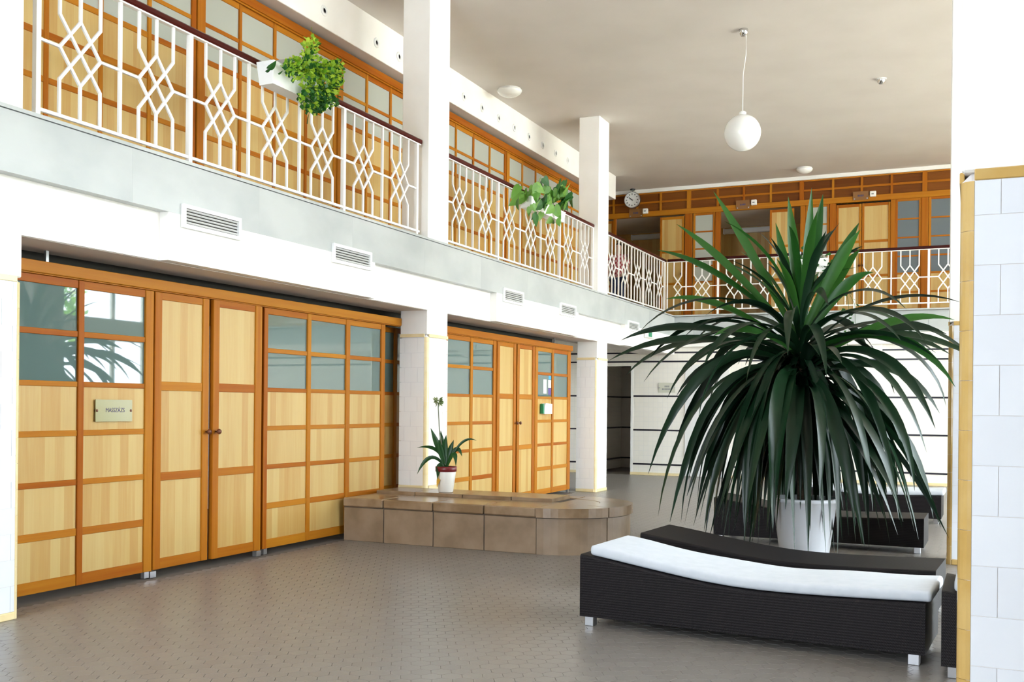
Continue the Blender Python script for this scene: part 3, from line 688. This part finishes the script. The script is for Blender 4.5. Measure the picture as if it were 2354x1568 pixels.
v, f = lathe([(0, -.08), (.03, -.075), (.05, -.05), (.06, -.02), (.06, 0)], 20); mk('dome', v, f, CHROME, t, g, True); v, f = lathe([(.072, -.012), (.072, 0)], 20); mk('base_ring', v, f, WHITE_M, t, g)
for lab, X, Y, r in (('white dome ceiling lamp above the left gallery railing', 13.9, 6.38, .19), ('white dome ceiling lamp in front of the far lattice frieze', 20.7, 3.07, .16)):
    t = thing('dome_lamp', (X, Y, CZ), lab, 'lamp', 'dome ceiling lamps')
    v, f = lathe([(0, -.12)]+[(r*math.sin(a), -.02-.10*math.cos(a)) for a in [pi/2*i/8 for i in range(1, 9)]], 28); mk('shade', v, f, GLOBE, t, (X, Y, CZ), True)
    v, f = lathe([(r*.9, -.03), (r*.9, 0)], 28); mk('base', v, f, WHITE_M, t, (X, Y, CZ))

# ------------------------------------------------------------ stone bench
BXF, BXB, YC = 8.85, 10.2, 3.74; RB = (BXB-BXF)/2; XC = (BXF+BXB)/2
t = thing('stone_bench', (XC, 4.8, 0), 'low brown stone bench with a rounded end around the pillar foot', 'bench')
def outline(ins, seg=20):
    p = [(BXF+ins, 5.9), (BXF+ins, YC)]
    p += [(XC-(RB-ins)*math.cos(a), YC-(RB-ins)*math.sin(a)) for a in [pi*i/seg for i in range(1, seg)]]
    return p+[(BXB-ins, YC), (BXB-ins, 5.56), (10.01, 5.56), (10.01, 5.9)]
v, f = prism(outline(.012), 0, .432); mk('core', v, f, JOINT, t)
def arc(ri, ro, a0, a1, z0, z1, n=10):
    o_ = [(XC-ro*math.cos(a0+(a1-a0)*i/n), YC-ro*math.sin(a0+(a1-a0)*i/n)) for i in range(n+1)]
    i_ = [(XC-ri*math.cos(a0+(a1-a0)*i/n), YC-ri*math.sin(a0+(a1-a0)*i/n)) for i in range(n+1)]
    return prism(o_+i_[::-1], z0, z1)
js = [5.90, 5.42, 4.85, 4.29, YC]
for a, b in zip(js[:-1], js[1:]):
    bx('stone_tile', (BXF, b+.005, 0), (BXF+.03, a-.005, .342), STONE, t, .004)
    bx('coping_stone', (BXF-.022, b+.004, .350), (BXF+.30, a-.004, .44), STONE_T, t, .012)
    bx('top_slab', (BXF+.307, b+.004, .40), (BXF+.62, a-.004, .438), STONE_T, t, .003)
    bx('top_slab', (BXF+.627, b+.004 if b > 3.8 else b+.1, .40), (9.99, a-.004, .470), STONE_T, t, .004)
for a0, a1 in ((0, 1.05), (1.06, 2.1), (2.11, pi)):
    v, f = arc(RB-.03, RB, a0, a1-.008, 0, .342); mk('stone_tile', v, f, STONE, t); v, f = arc(RB-.30, RB+.022, a0, a1-.008, .350, .44); mk('coping_stone', v, f, STONE_T, t)
v, f = arc(.0, RB-.307, 0, pi, .40, .438, 16); mk('top_slab', v, f, STONE_T, t)
for a, b in ((YC, 4.35), (4.35, 4.95), (4.95, 5.555)): bx('coping_stone', (9.995, a+.004, .35), (BXB+.02, b-.004, .44), STONE_T, t, .012); bx('stone_tile', (BXB-.03, a+.005, 0), (BXB, b-.005, .342), STONE, t)

# ------------------------------------------------------------ loungers
PROF = [(0, .455), (.18, .432), (.36, .404), (.55, .377), (.73, .352), (.90, .334), (1.05, .325), (1.25, .321), (1.5, .325), (1.75, .333), (2.06, .345)]
def prof(u):
    u = max(0, min(2.06, u))
    for (a, za), (b, zb) in zip(PROF[:-1], PROF[1:]):
        if u <= b: return za+(zb-za)*(u-a)/(b-a)
    return PROF[-1][1]
LW = .66; LEN = 2.06
def smooth_prof(u): return (prof(u-.08)+prof(u)+prof(u+.08))/3 if .08 < u < 1.98 else prof(u)
def lounger_mesh():
    """local x = width (0 near .. LW), local y = along (head at +LEN .. foot at 0)"""
    n = 34; v, f = [], []
    for i in range(n+1):
        u = LEN*i/n; z = smooth_prof(u); y = LEN-u; r = .014
        for x, zz in ((0, .06), (0, z-r), (r*.3, z-r*.3), (r, z), (LW-r, z), (LW-r*.3, z-r*.3), (LW, z-r), (LW, .06)): v.append((x, y, zz))
    for i in range(n):
        for k in range(8): f.append((i*8+k, i*8+(k+1) % 8, (i+1)*8+(k+1) % 8, (i+1)*8+k))
    f.append(tuple(range(8))); f.append(tuple(n*8+k for k in range(8)))
    return v, f
LM = None
def mattress_mesh(th=.066, x0=.015, x1=LW-.015, u0=.06, u1=LEN+.03):
    n = 46; ring = []; v, f = [], []; r = .022
    def ringpts(ins):
        a, b = x0+ins, x1-ins; h0, h1 = .004+ins*.6, th-ins*.8; out = []
        rr = max(.004, r-ins*.3)
        for cx_, cz_, s in ((b-rr, h0+rr, -pi/2), (b-rr, h1-rr, 0), (a+rr, h1-rr, pi/2), (a+rr, h0+rr, pi)):
            for k in range(4):
                q = s+pi/2*k/3; out.append((cx_+rr*math.cos(q), cz_+rr*math.sin(q)))
        return out
    us = [(u0, .018), (u0+.006, .006), (u0+.018, 0)]+[(u0+.02+(u1-u0-.04)*i/n, 0) for i in range(n+1)]+[(u1-.018, 0), (u1-.006, .006), (u1, .018)]
    for u, ins in us:
        for x, h in ringpts(ins):
            wob = .004*math.sin(u*9+x*5)*math.sin(x*7) if h > th*.6 else 0
            if h > th*.8 and 0.9 < u < 1.7: wob += .006*math.sin((u-.9)*22+x*9)*math.exp(-((x-.22)/.14)**2)*math.exp(-((u-1.25)/.25)**2)
            v.append((x, LEN-u, smooth_prof(u)+h+wob))
    m_ = 16
    for i in range(len(us)-1):
        for k in range(m_): f.append((i*m_+k, i*m_+(k+1) % m_, (i+1)*m_+(k+1) % m_, (i+1)*m_+k))
    f.append(tuple(range(m_))); f.append(tuple((len(us)-1)*m_+k for k in range(m_)))
    return v, f
def lounger(label, x, y, rot, mattress=None):
    global LM
    t = thing('wicker_lounger', (x, y, 0), label, 'lounger', 'wicker loungers', rotz=rot)
    if LM is None:
        v, f = lounger_mesh(); o = mk('woven_body', v, f, WICKER, t, (0, 0, 0), False, True); LM = o.data
    else: inst('woven_body', LM, t, (0, 0, 0))
    for fx in (.012, LW-.072):
        for fy in (.03, LEN-.09): lbx('foot', (fx, fy, 0), (fx+.06, fy+.06, .062), STEEL, t, .003)
    if mattress:
        v, f = mattress_mesh(); me_ = mk('lounger_mattress', v, f, FABRIC, None, (x, y, 0), True); me_.rotation_euler = (0, 0, rot)
        tag(me_, mattress, 'mattress', 'white mattresses')
RL = math.radians(-4.0)
lounger('dark wicker lounger in the foreground under the big white mattress', 5.975, .225, RL, 'white mattress on the foreground wicker lounger')
lounger('bare dark wicker lounger directly behind the foreground one', 7.22, .21, RL)
lounger('bare dark wicker lounger behind the big plant pot', 10.62, .42, math.radians(-1.5))
lounger('farthest dark wicker lounger with a white mattress', 13.52, .34, math.radians(-1), 'white mattress on the farthest wicker lounger')
lounger('dark wicker lounger almost hidden behind the right column', 5.74, -1.92, math.radians(-1), 'white mattress peeking out behind the right column')

# ------------------------------------------------------------ strap-leaf plants
def strap(pts, wd, fold=.25, twist=0.0, tipfrac=.6, up=(0, 0, 1)):
    """V-folded tapering strap leaf along pts"""
    v, f = [], []; n = len(pts)
    for i, p in enumerate(pts):
        s = i/(n-1); t = (pts[min(i+1, n-1)]-pts[max(i-1, 0)]).normalized()
        side = t.cross(Vector(up))
        if side.length < .12: side = strap.last
        side = side.normalized(); strap.last = side
        nrm = side.cross(t).normalized()
        if twist: q = Matrix.Rotation(twist*s, 3, t); side_, nrm_ = q @ side, q @ nrm
        else: side_, nrm_ = side, nrm
        w_ = wd*(.45+.55*min(1, s/tipfrac))*(1 if s < tipfrac else max(0.02, 1-((s-tipfrac)/(1-tipfrac))**1.5))/2
        v += [p-side_*w_+nrm_*w_*fold, p-nrm_*w_*fold*.4, p+side_*w_+nrm_*w_*fold]
    for i in range(n-1): f += [(i*3, i*3+1, i*3+4, i*3+3), (i*3+1, i*3+2, i*3+5, i*3+4)]
    return v, f
strap.last = Vector((1, 0, 0))
def droop(base, az, el, length, k, pw=1.3, n=15, minel=-1.5, wob=0):
    pts = [Vector(base)]; d = length/(n-1); p = Vector(base)
    for i in range(1, n):
        s = (i-.5)/(n-1); e = max(minel, el-k*s**pw); a = az+wob*s
        p = p+Vector((math.cos(e)*math.cos(a), math.cos(e)*math.sin(a), math.sin(e)))*d; pts.append(p.copy())
    return pts
def bez(p0, p1, p2, p3, n=15):
    o_ = []
    for i in range(n):
        s = i/(n-1); q = 1-s; o_.append(p0*q**3+p1*3*q*q*s+p2*3*q*s*s+p3*s**3)
    return o_
PX_, PY_ = 8.98, 0.0
c0 = px(1838, 930, 0, 9.0); PX_, PY_ = 9.0, c0.y
t = thing('potted_dracaena', (PX_, PY_, 0), 'huge dark green strap-leaved plant in a tall white pot', 'plant')
pc = px(1850, 1146, 0, 9.0); 
v, f = lathe([(.17, 0), (.185, .01), (.265, .60), (.285, .605), (.288, .635), (.262, .64), (.250, .58), (0, .575)], 40); mk('pot', v, f, POT, t, (PX_, PY_-.05, 0), True)
v, f = lathe([(0, .59), (.25, .585)], 24); mk('soil', v, f, SOIL, t, (PX_, PY_-.05, 0))
tp = [Vector((PX_, PY_-.05, .58)), Vector((PX_+.01, PY_-.03, 1.0)), Vector((PX_, PY_, 1.5)), Vector((PX_, PY_, 2.05))]
v, f = tube([p-Vector((PX_, PY_, 0)) for p in tp], [.065, .055, .05, .03], 10); mk('trunk', v, f, TRUNK, t, (PX_, PY_, 0), True)
base0 = Vector((PX_, PY_, 0))
def add_leaf(pts, wd, m, twist=0, fold=.28, tf=.62, up=(0, 0, 1)):
    strap.last = Vector((-RT.x, -RT.y, 0)) if True else strap.last
    v, f = strap([p-base0 for p in pts], wd, fold, twist, tf, up); mk('leaf', v, f, m, t, base0, True)
# leaves whose tips can be read in the photograph: tip pixel, offset of the tip towards (-) / away from (+) the viewer, rise of the arch
KEY = [(1640, 440, -.1, .0, 1), (1555, 515, -.25, .10, 1), (1510, 575, -.3, .22, 1), (1812, 452, .15, 0, 1), (1866, 432, .1, .0, 1), (1892, 446, -.15, 0, 1),
       (1975, 512, .2, .06, 1), (1978, 528, -.2, .06, 1), (1978, 572, .0, .10, 1), (2008, 626, -.1, .25, 1), (1530, 688, -.3, .30, 1), (1783, 512, .3, 0, 1),
       (2194, 735, -.1, .32, 1), (2176, 768, .2, .34, 0), (2185, 815, .0, .36, 0), (2196, 890, -.3, .40, 1), (1428, 782, -.1, .40, 0), (1398, 830, -.3, .42, 0), (1440, 862, .2, .38, 0),
       (1545, 892, -.5, .34, 0), (1640, 772, -.9, .25, 1), (1555, 910, .3, .34, 0), (2160, 950, .2, .42, 0), (2150, 985, -.3, .46, 0), (2130, 1040, -.5, .5, 0), (1490, 1090, -.5, .55, 0), (1535, 1090, -.2, .55, 0), (1540, 1200, -.55, .6, 0),
       (2065, 1165, -.5, .6, 0), (2095, 1105, .1, .56, 0), (1600, 1180, -.2, .6, 0), (2010, 1130, .3, .55, 0), (1935, 835, -.95, .35, 0), (1885, 820, -1.0, .3, 0)]
for x, y, dp, rise, top in KEY:
    tip = px(x, y, 0, PX_); tip = tip+(tip-CAM).normalized()*dp
    hz = 2.0 if y < 700 else (1.85 if y < 900 else 1.7)
    b = Vector((PX_, PY_, hz-random.random()*.15)); dv = tip-b; hd = Vector((dv.x, dv.y, 0))
    if dv.z > -.05: c1 = b+dv*.33+Vector((0, 0, .05+rise*.45)); c2 = b+dv*.72+Vector((0, 0, .04+rise*.55))
    else: c1 = b+hd*.30+Vector((0, 0, .16+rise*.45)); c2 = b+hd*.78+Vector((0, 0, .12+rise*.55+dv.z*.30))
    add_leaf(bez(b, c1, c2, tip), random.uniform(.09, .125), LEAF_TOP if top else LEAF_LOW, random.uniform(-.35, .35), .25, .62, (-.75+random.uniform(-.2, .2), -.35+random.uniform(-.2, .2), .75))
ga = 2.39996
for i in range(140):                      # skirt of long hanging leaves
    az = i*ga+random.uniform(-.25, .25)
    r = .20+.92*random.random()**1.2; out = Vector((math.cos(az), math.sin(az), 0))
    if out.x < -.5: r = min(r, .95)
    z = 1.42+.42*random.random(); zt = .10+random.uniform(0, .45)+.30*(r/1.1)**2
    b = Vector((PX_, PY_, z)); k = random.uniform(.15, .95)     # k: 0 = straight splay, 1 = round arch
    c1 = b+out*r*(.30+.12*k)+Vector((0, 0, .06+.30*r*k+.05)); c2 = b+out*r*(.72+.36*k)+Vector((0, 0, (zt-z)*(.42-.40*k)))
    tip = b+out*r*random.uniform(1.0, 1.18); tip.z = zt; sd_ = Vector((-out.y, out.x, 0))*random.uniform(-.22, .22)
    add_leaf(bez(b, c1, c2+sd_*.5, tip+sd_, 16), random.uniform(.085, .125), LEAF_LOW, random.uniform(-1.0, 1.0))
for i in range(34):                       # arching middle leaves
    az = i*ga+.7+random.uniform(-.2, .2); el = random.uniform(.55, 1.15); ln = random.uniform(1.25, 1.7)
    add_leaf(droop((PX_, PY_, 1.7+.3*random.random()), az, el, ln, random.uniform(1.3, 2.1), random.uniform(.8, 1.1), wob=random.uniform(-.2, .2)), random.uniform(.075, .105), LEAF_LOW, random.uniform(-.6, .6), .28, .62, (random.uniform(-.8, .3), random.uniform(-.5, .5), 1))
for i in range(22):
    az = i*ga+.4; el = random.uniform(1.0, 1.45); ln = random.uniform(.75, 1.15)
    add_leaf(droop((PX_, PY_, 1.98+.01*i), az, el, ln, random.uniform(.5, 1.5), 1.4), random.uniform(.06, .085), LEAF_TOP if i % 2 else LEAF_LOW, random.uniform(-.4, .4))
for i in range(5):
    add_leaf(droop((PX_, PY_, 1.5), i*1.3, -.9, .9, .6, 1), .03, TRUNK, .5)

# small plant on the bench
bp_ = px(1025, 1131, 2, .472); t = thing('potted_lily', (bp_.x, bp_.y, .472), 'small strap-leaved plant in a white maroon-rimmed pot on the stone bench', 'plant')
v, f = lathe([(.072, 0), (.078, .006), (.106, .215), (.104, .22)], 28); mk('pot', v, f, POT2, t, bp_, True)
v, f = lathe([(.104, .218), (.113, .220), (.116, .272), (.106, .275), (.100, .25), (0, .25)], 28); mk('pot_rim', v, f, MAROON, t, bp_, True)
bb = bp_+Vector((0, 0, .25)); base0 = bp_
def pleaf(tx, ty, hx, hy, wd, dp=0, m=LEAF_POT):
    tip = px(tx, ty, 0, bp_.x)+Vector((dp, 0, 0)); mid = px(hx, hy, 0, bp_.x)+Vector((dp*.5, 0, 0))
    c = mid*2-(bb+tip)*.5; pts = [bb*(1-s)**2+c*2*s*(1-s)+tip*s*s for s in [i/11 for i in range(12)]]
    strap.last = Vector((0, 1, 0)); v, f = strap([p-bp_ for p in pts], wd*1.45, .3, 0, .6, (-.8, -.4, .5)); mk('leaf', v, f, m, t, bp_, True)
for q in ((967, 1090, 995, 1052, .035, -.08), (953, 1030, 1000, 1035, .03, .05), (990, 984, 1008, 1030, .045), (1008, 990, 1016, 1035, .045, .05), (1026, 1000, 1022, 1040, .05), (1038, 1012, 1030, 1045, .045, .05),
          (1053, 1072, 1045, 1045, .04, -.05), (1054, 1050, 1043, 1035, .04, .08), (1086, 1014, 1055, 1020, .022, .1), (1020, 1100, 1019, 1070, .045, -.14), (1014, 1010, 1018, 1045, .045, -.05)): pleaf(*q)
pleaf(1020, 1118, 1019, 1095, .03, -.15, mat('yellowed_leaf', (.6, .32, .03), .5))
ft = px(1007, 925, 0, bp_.x); v, f = tube([bb-bp_, (bb+ft)/2-bp_+Vector((0, .03, .02)), ft-bp_], .006); mk('flower_stalk', v, f, mat('grey_green_stalk', (.22, .24, .17), .6), t, bp_)
v, f = [], []
for i in range(70):
    d_ = Vector((random.gauss(0, 1), random.gauss(0, 1), random.gauss(0, .7))).normalized(); c_ = ft-bp_+d_*random.uniform(.02, .05)+Vector((0, 0, .01)); a = d_.orthogonal().normalized()*.012; e_ = d_*.026; b = len(v)
    v += [c_-a, c_+e_, c_+a, c_-e_*.6]; f.append((b, b+1, b+2, b+3))
mk('flower_head', v, f, leaf_mat('flower_green', (.10, .16, .05), (.32, .38, .20), .2, .6), t, bp_)['kind'] = 'stuff'

# planters hooked on the railings
def planter(label, lo, hi, cat='planter'):
    t = thing('railing_planter', ((lo[0]+hi[0])/2, (lo[1]+hi[1])/2, lo[2]), label, cat, 'white railing planters')
    x0, y0, z0 = lo; x1, y1, z1 = hi; i = .02
    v = [(x0+i, y0+i, z0), (x1-i, y0+i, z0), (x1-i, y1-i, z0), (x0+i, y1-i, z0), (x0, y0, z1), (x1, y0, z1), (x1, y1, z1), (x0, y1, z1),
         (x0+i, y0+i, z1), (x1-i, y0+i, z1), (x1-i, y1-i, z1), (x0+i, y1-i, z1), (x0+i, y0+i, z1-.03), (x1-i, y0+i, z1-.03), (x1-i, y1-i, z1-.03), (x0+i, y1-i, z1-.03)]
    f = [(0, 3, 2, 1)]+[(a, (a+1) % 4, 4+(a+1) % 4, 4+a) for a in range(4)]+[(4+a, 4+(a+1) % 4, 8+(a+1) % 4, 8+a) for a in range(4)]+[(8+a, 8+(a+1) % 4, 12+(a+1) % 4, 12+a) for a in range(4)]
    c = WL[t]; mk('box', [Vector(q)-c for q in v], f, WHITE_M, t, c)
    mk('soil', [Vector(v[k])-c for k in (12, 13, 14, 15)], [(0, 1, 2, 3)], SOIL, t, c)
    bx('hook', ((x0*3+x1)/4-.01, y0+.02, z1-.01), ((x0*3+x1)/4+.01, RY+.04, z1+.075), STEEL, t) if cat == 'planter' and y1-y0 < .3 else None
    return t, c
def leaflet(v, f, c, d, sz, wd=.6):
    d = d.normalized(); s = d.cross(Vector((random.gauss(0, 1), random.gauss(0, 1), random.gauss(0, 1)))).normalized()*sz*wd*.5; b = len(v)
    v += [c, c+d*sz*.45+s, c+d*sz, c+d*sz*.45-s]; f.append((b, b+1, b+2, b+3))
t, c = planter('white railing planter full of feathery lime green foliage', (7.06, RY-.235, 4.14), (7.93, RY-.05, 4.335))
CL = [(705, 165, 50, 22), (740, 190, 45, 30), (725, 225, 38, 28), (680, 150, 25, 18), (765, 165, 22, 22), (715, 110, 16, 25), (700, 130, 14, 14), (745, 225, 32, 25), (722, 250, 25, 12), (770, 150, 14, 14), (660, 150, 14, 8), (735, 160, 30, 25)]
v, f = [], []; v2, f2 = [], []
for (x, y, rx, ry) in CL:
    for k in range(int(rx*ry*.30)):
        a = random.uniform(0, 2*pi); r = math.sqrt(random.random()); p = px(x+rx*r*math.cos(a), y+ry*r*math.sin(a), 1, RY-.27+random.uniform(-.12, .12))
        d = Vector((random.gauss(.2, 1), random.gauss(-.4, 1), random.gauss(0, .8)))
        tgt = (v, f) if (random.random() < .62 and y < 225) or random.random() < .3 else (v2, f2); leaflet(*tgt, p-c, d, random.uniform(.03, .058), .85)
mk('lime_foliage', v, f, LEAF_LIME, t, c)['kind'] = 'stuff'; mk('dark_foliage', v2, f2, LEAF_IVY, t, c)['kind'] = 'stuff'
vv = [px(x, y, 1, RY-.25)-c for x, y in ((700, 230), (712, 255), (708, 270), (706, 285))]; q, fq = tube(vv, .004); mk('stem', q, fq, LEAF_IVY, t, c)
vv = [px(x, y, 1, RY-.15)-c for x, y in ((705, 170), (712, 120), (717, 85), (716, 62))]; q, fq = tube(vv, .003); mk('stem', q, fq, LEAF_LIME, t, c)
def heart(m, name):
    v = [(0, 0, 0), (.18, -.10, .02), (.40, -.05, .03), (.36, .18, .02), (.30, .40, .03), (.14, .75, .0), (0, 1.0, -.08)]
    prof_ = [(0, 0), (.22, -.08), (.38, .06), (.40, .28), (.27, .6), (.0, 1.0)]
    vs = [(x, y, .10*abs(x)-.12*y*y) for x, y in prof_]+[(-x, y, .10*abs(x)-.12*y*y) for x, y in prof_[1:-1][::-1]]+[(0, .45, -.03)]
    n = len(vs)-1; me = bpy.data.meshes.new(name); me.from_pydata(vs, [], [(i, (i+1) % n, n) for i in range(n)]); me.materials.append(m); return me
HL, HD = heart(LEAF_MID, 'broad_leaf'), heart(LEAF_IVY, 'broad_leaf_dark')
for k, tl in enumerate((( -.07, 0), (.05, 0), (.0, 0))):      # three more single leaves on the first planter
    q = px((618, 612, 640)[k], (158, 165, 170)[k], 1, RY-.26)-c; inst('leaf', HD, t, q, (2.6, 0, .2*k), (.10, .06, .05)[k])
t, c = planter('white railing planter full of broad green leaves', (12.62, RY-.235, 4.09), (13.9, RY-.05, 4.24))
LP = [(1195, 440, 26), (1205, 462, 28), (1215, 452, 22), (1190, 470, 20), (1230, 455, 20), (1240, 440, 20), (1250, 420, 16), (1245, 430, 18), (1262, 440, 20), (1270, 450, 24), (1280, 455, 20), (1290, 430, 26), (1296, 440, 26),
      (1305, 440, 24), (1312, 455, 24), (1285, 460, 20), (1250, 465, 22), (1238, 475, 22), (1255, 485, 24), (1275, 485, 22), (1262, 475, 18), (1232, 505, 18), (1295, 485, 22), (1270, 515, 16), (1284, 512, 18), (1218, 488, 14), (1246, 500, 16), (1300, 465, 22), (1225, 440, 22),
      (1260, 460, 20), (1268, 468, 20), (1243, 452, 22), (1210, 445, 22), (1278, 440, 20), (1308, 470, 18), (1288, 475, 22)]
from mathutils import Quaternion
for x, y, s_ in LP+[(x+random.uniform(-9, 9), y+random.uniform(-8, 8), s_*.85) for x, y, s_ in LP[4:30]]:
    p = px(x, y, 1, RY-.27+random.uniform(-.12, .10))-c
    o = inst('leaf', HL if random.random() < .75 else HD, t, p+Vector((0, 0, .07)), scale=s_*.0088*random.uniform(.9, 1.15))
    o.rotation_mode = 'QUATERNION'
    o.rotation_quaternion = Quaternion((0, 0, 1), random.uniform(-.7, .7)) @ Quaternion((1, 0, 0), -pi/2+random.uniform(-.1, .8)) @ Quaternion((0, 0, 1), random.uniform(-1.1, 1.1))
for a, b in (((1250, 470), (1268, 440)), ((1262, 470), (1300, 430)), ((1240, 470), (1200, 445)), ((1268, 480), (1272, 515))):
    p0, p1 = px(*a, 1, RY-.15)-c, px(*b, 1, RY-.2)-c; q, fq = tube([p0, (p0+p1)/2+Vector((0, 0, .06)), p1], .005); mk('stem', q, fq, LEAF_MID, t, c)
p0, p1 = px(1820, 598, 0, 19.85), px(1905, 625, 0, 19.85)
t, c = planter('white planter with trailing ivy on the far railing', (19.76, p1.y, p1.z), (19.93, p0.y, p0.z), cat='ivy planter')
for yy_ in (p1.y+.15, p0.y-.15): bx('hook', (19.925, yy_-.012, p0.z-.05), (20.036, yy_+.012, RZ+1.084), STEEL, t)
v, f = [], []
for k in range(120):
    p = px(random.gauss(1875, 28), random.gauss(600, 14), 0, 19.8+random.uniform(-.08, .08)); leaflet(v, f, p-c, Vector((random.gauss(0, 1), random.gauss(0, 1), random.gauss(0, 1))), random.uniform(.05, .09), .9)
for path in (((1905, 612), (1935, 640), (1950, 690), (1952, 730), (1950, 760), (1948, 795)), ((1900, 612), (1940, 650), (1965, 700), (1966, 740), (1975, 775)), ((1860, 620), (1890, 660), (1905, 700), (1895, 715)), ((1845, 610), (1820, 640), (1800, 630))):
    P3 = [px(x, y, 0, 19.76)-c for x, y in path]; q, fq = tube(P3, .004); mk('vine_stem', q, fq, LEAF_IVY, t, c)
    for a, b in zip(P3[:-1], P3[1:]):
        m_ = max(2, int((b-a).length/.11))
        for k in range(m_): leaflet(v, f, a+(b-a)*(k/m_)+Vector((0, random.uniform(-.06, .06), 0)), Vector((-.3, random.choice((-1, 1)), -.5)), random.uniform(.06, .10), 1.0)
mk('ivy_foliage', v, f, LEAF_IVY, t, c)['kind'] = 'stuff'

# ------------------------------------------------------------ person behind the far railing
def skin(name, verts, edges, radii, m, parent, loc, root=0, sub=2):
    me = bpy.data.meshes.new(name); me.from_pydata(verts, edges, []); o = bpy.data.objects.new(name, me); COL.objects.link(o); o.parent = parent; o.location = loc
    md = o.modifiers.new('skin', 'SKIN'); md.use_smooth_shade = True
    for i, r in enumerate(radii): me.skin_vertices[0].data[i].radius = (r, r) if not isinstance(r, tuple) else r
    for i in range(len(verts)): me.skin_vertices[0].data[i].use_root = (i == root)
    s_ = o.modifiers.new('sub', 'SUBSURF'); s_.levels = s_.render_levels = sub
    dg = bpy.context.evaluated_depsgraph_get(); me2 = bpy.data.meshes.new_from_object(o.evaluated_get(dg)); o.modifiers.clear(); o.data = me2
    me2.materials.clear(); me2.materials.append(m); me2.polygons.foreach_set('use_smooth', [True]*len(me2.polygons)); return o
pp = px(1421, 640, 0, 20.95); pt = thing('person', (20.95, pp.y, 3.246), 'person in red checked shirt and dark jeans standing behind the corner railing', 'person')
H_ = 1.68
def pv(x, y, z): return (x*1.0, y*1.0, z)
# local: faces -x (towards the hall), y = left/right
BV = [(0, 0, .93), (0, 0, 1.12), (0, 0, 1.32), (0, 0, 1.42), (-.01, 0, 1.50), (-.015, 0, 1.58), (-.02, 0, 1.66),
      (0, .09, .88), (-.01, .10, .48), (0, .10, .09), (-.14, .11, .035), (0, -.09, .88), (-.01, -.10, .48), (0, -.10, .09), (-.14, -.11, .035),
      (0, .17, 1.38), (.01, .22, 1.12), (-.06, .23, .90), (-.08, .23, .82), (0, -.17, 1.38), (.01, -.22, 1.12), (-.06, -.23, .90), (-.08, -.23, .82)]
BE = [(0, 1), (1, 2), (2, 3), (3, 4), (4, 5), (5, 6), (0, 7), (7, 8), (8, 9), (9, 10), (0, 11), (11, 12), (12, 13), (13, 14), (2, 15), (15, 16), (16, 17), (17, 18), (2, 19), (19, 20), (20, 21), (21, 22)]
BR = [(.10, .145), (.095, .125), (.10, .15), .06, .05, .085, .075, .08, .055, .04, .035, .08, .055, .04, .035, .05, .042, .032, .03, .05, .042, .032, .03]
skin('body', BV, BE, BR, SKIN, pt, (0, 0, 0))
for sy in (.23, -.23):
    for k in range(4): v, f = tube([Vector((-.10+.016*k, sy, .80)), Vector((-.105+.016*k, sy, .755)), Vector((-.095+.014*k, sy*.98, .715-.008*(k % 2)))], .0085); mk('finger', v, f, SKIN, pt, (0, 0, 0), True, True)
    v, f = tube([Vector((-.11, sy, .83)), Vector((-.13, sy*.96, .795)), Vector((-.135, sy*.94, .765))], .0095); mk('finger', v, f, SKIN, pt, (0, 0, 0), True, True)
skin('shirt', [(0, 0, .90), (0, 0, 1.12), (0, 0, 1.33), (0, 0, 1.43), (0, .175, 1.385), (.01, .222, 1.20), (0, -.175, 1.385), (.01, -.222, 1.20)], [(0, 1), (1, 2), (2, 3), (2, 4), (4, 5), (2, 6), (6, 7)],
     [(.125, .17), (.115, .15), (.118, .165), .068, .07, .062, .07, .062], SHIRT, pt, (0, 0, 0))
skin('jeans', [(0, 0, .94), (0, .092, .86), (-.01, .10, .48), (0, .10, .08), (0, -.092, .86), (-.01, -.10, .48), (0, -.10, .08)], [(0, 1), (1, 2), (2, 3), (0, 4), (4, 5), (5, 6)],
     [(.11, .15), .095, .07, .062, .095, .07, .062], JEANS, pt, (0, 0, 0))
skin('hair', [(.03, 0, 1.55), (.03, 0, 1.62), (-.01, 0, 1.69)], [(0, 1), (1, 2)], [.072, .088, .07], HAIR, pt, (0, 0, 0))
v, f = lathe([(0, 0), (.012, .01), (.014, .03), (0, .05)], 8); mk('nose', v, f, SKIN, pt, (-.105, 0, 1.58), True, True)
for sy in (.032, -.032): v, f = lathe([(.010*math.sin(a), -.010*math.cos(a)) for a in [pi*i/6 for i in range(7)]], 8); mk('eye', v, f, BLACK, pt, (-.092, sy, 1.625), True, True)
for sy in (.10, -.10): lbx('shoe', (-.19, sy-.045, .003), (.07, sy+.045, .07), BLACK, pt, .02)

# ------------------------------------------------------------ trees outside (seen only as reflections in the glass)
for k, (X, Yt, h, r) in enumerate(((13.0, -8.5, 3.2, 1.5), (17.5, -9.5, 3.6, 1.8), (9.0, -10.0, 3.0, 1.5))):
    t = thing('garden_tree', (X, Yt, -.2), ('nearer', 'taller', 'smaller')[k]+' leafy garden tree outside the windows', 'tree', 'garden trees')
    v, f = tube([Vector((0, 0, 0)), Vector((.05, 0, h*.5)), Vector((0, .1, h))], [.16, .12, .06], 8); mk('trunk', v, f, TRUNK, t, (0, 0, 0), True, True)
    v, f = [], []
    for i in range(900):
        d = Vector((random.gauss(0, 1), random.gauss(0, 1), random.gauss(0, 1))).normalized()*r*random.uniform(.5, 1)**.5; leaflet(v, f, d+Vector((0, 0, h+r*.2)), Vector((random.gauss(0, 1), random.gauss(0, 1), random.gauss(0, 1))), random.uniform(.18, .32), .7)
    mk('crown', v, f, LEAF_MID, t, (0, 0, 0), False, True)['kind'] = 'stuff'
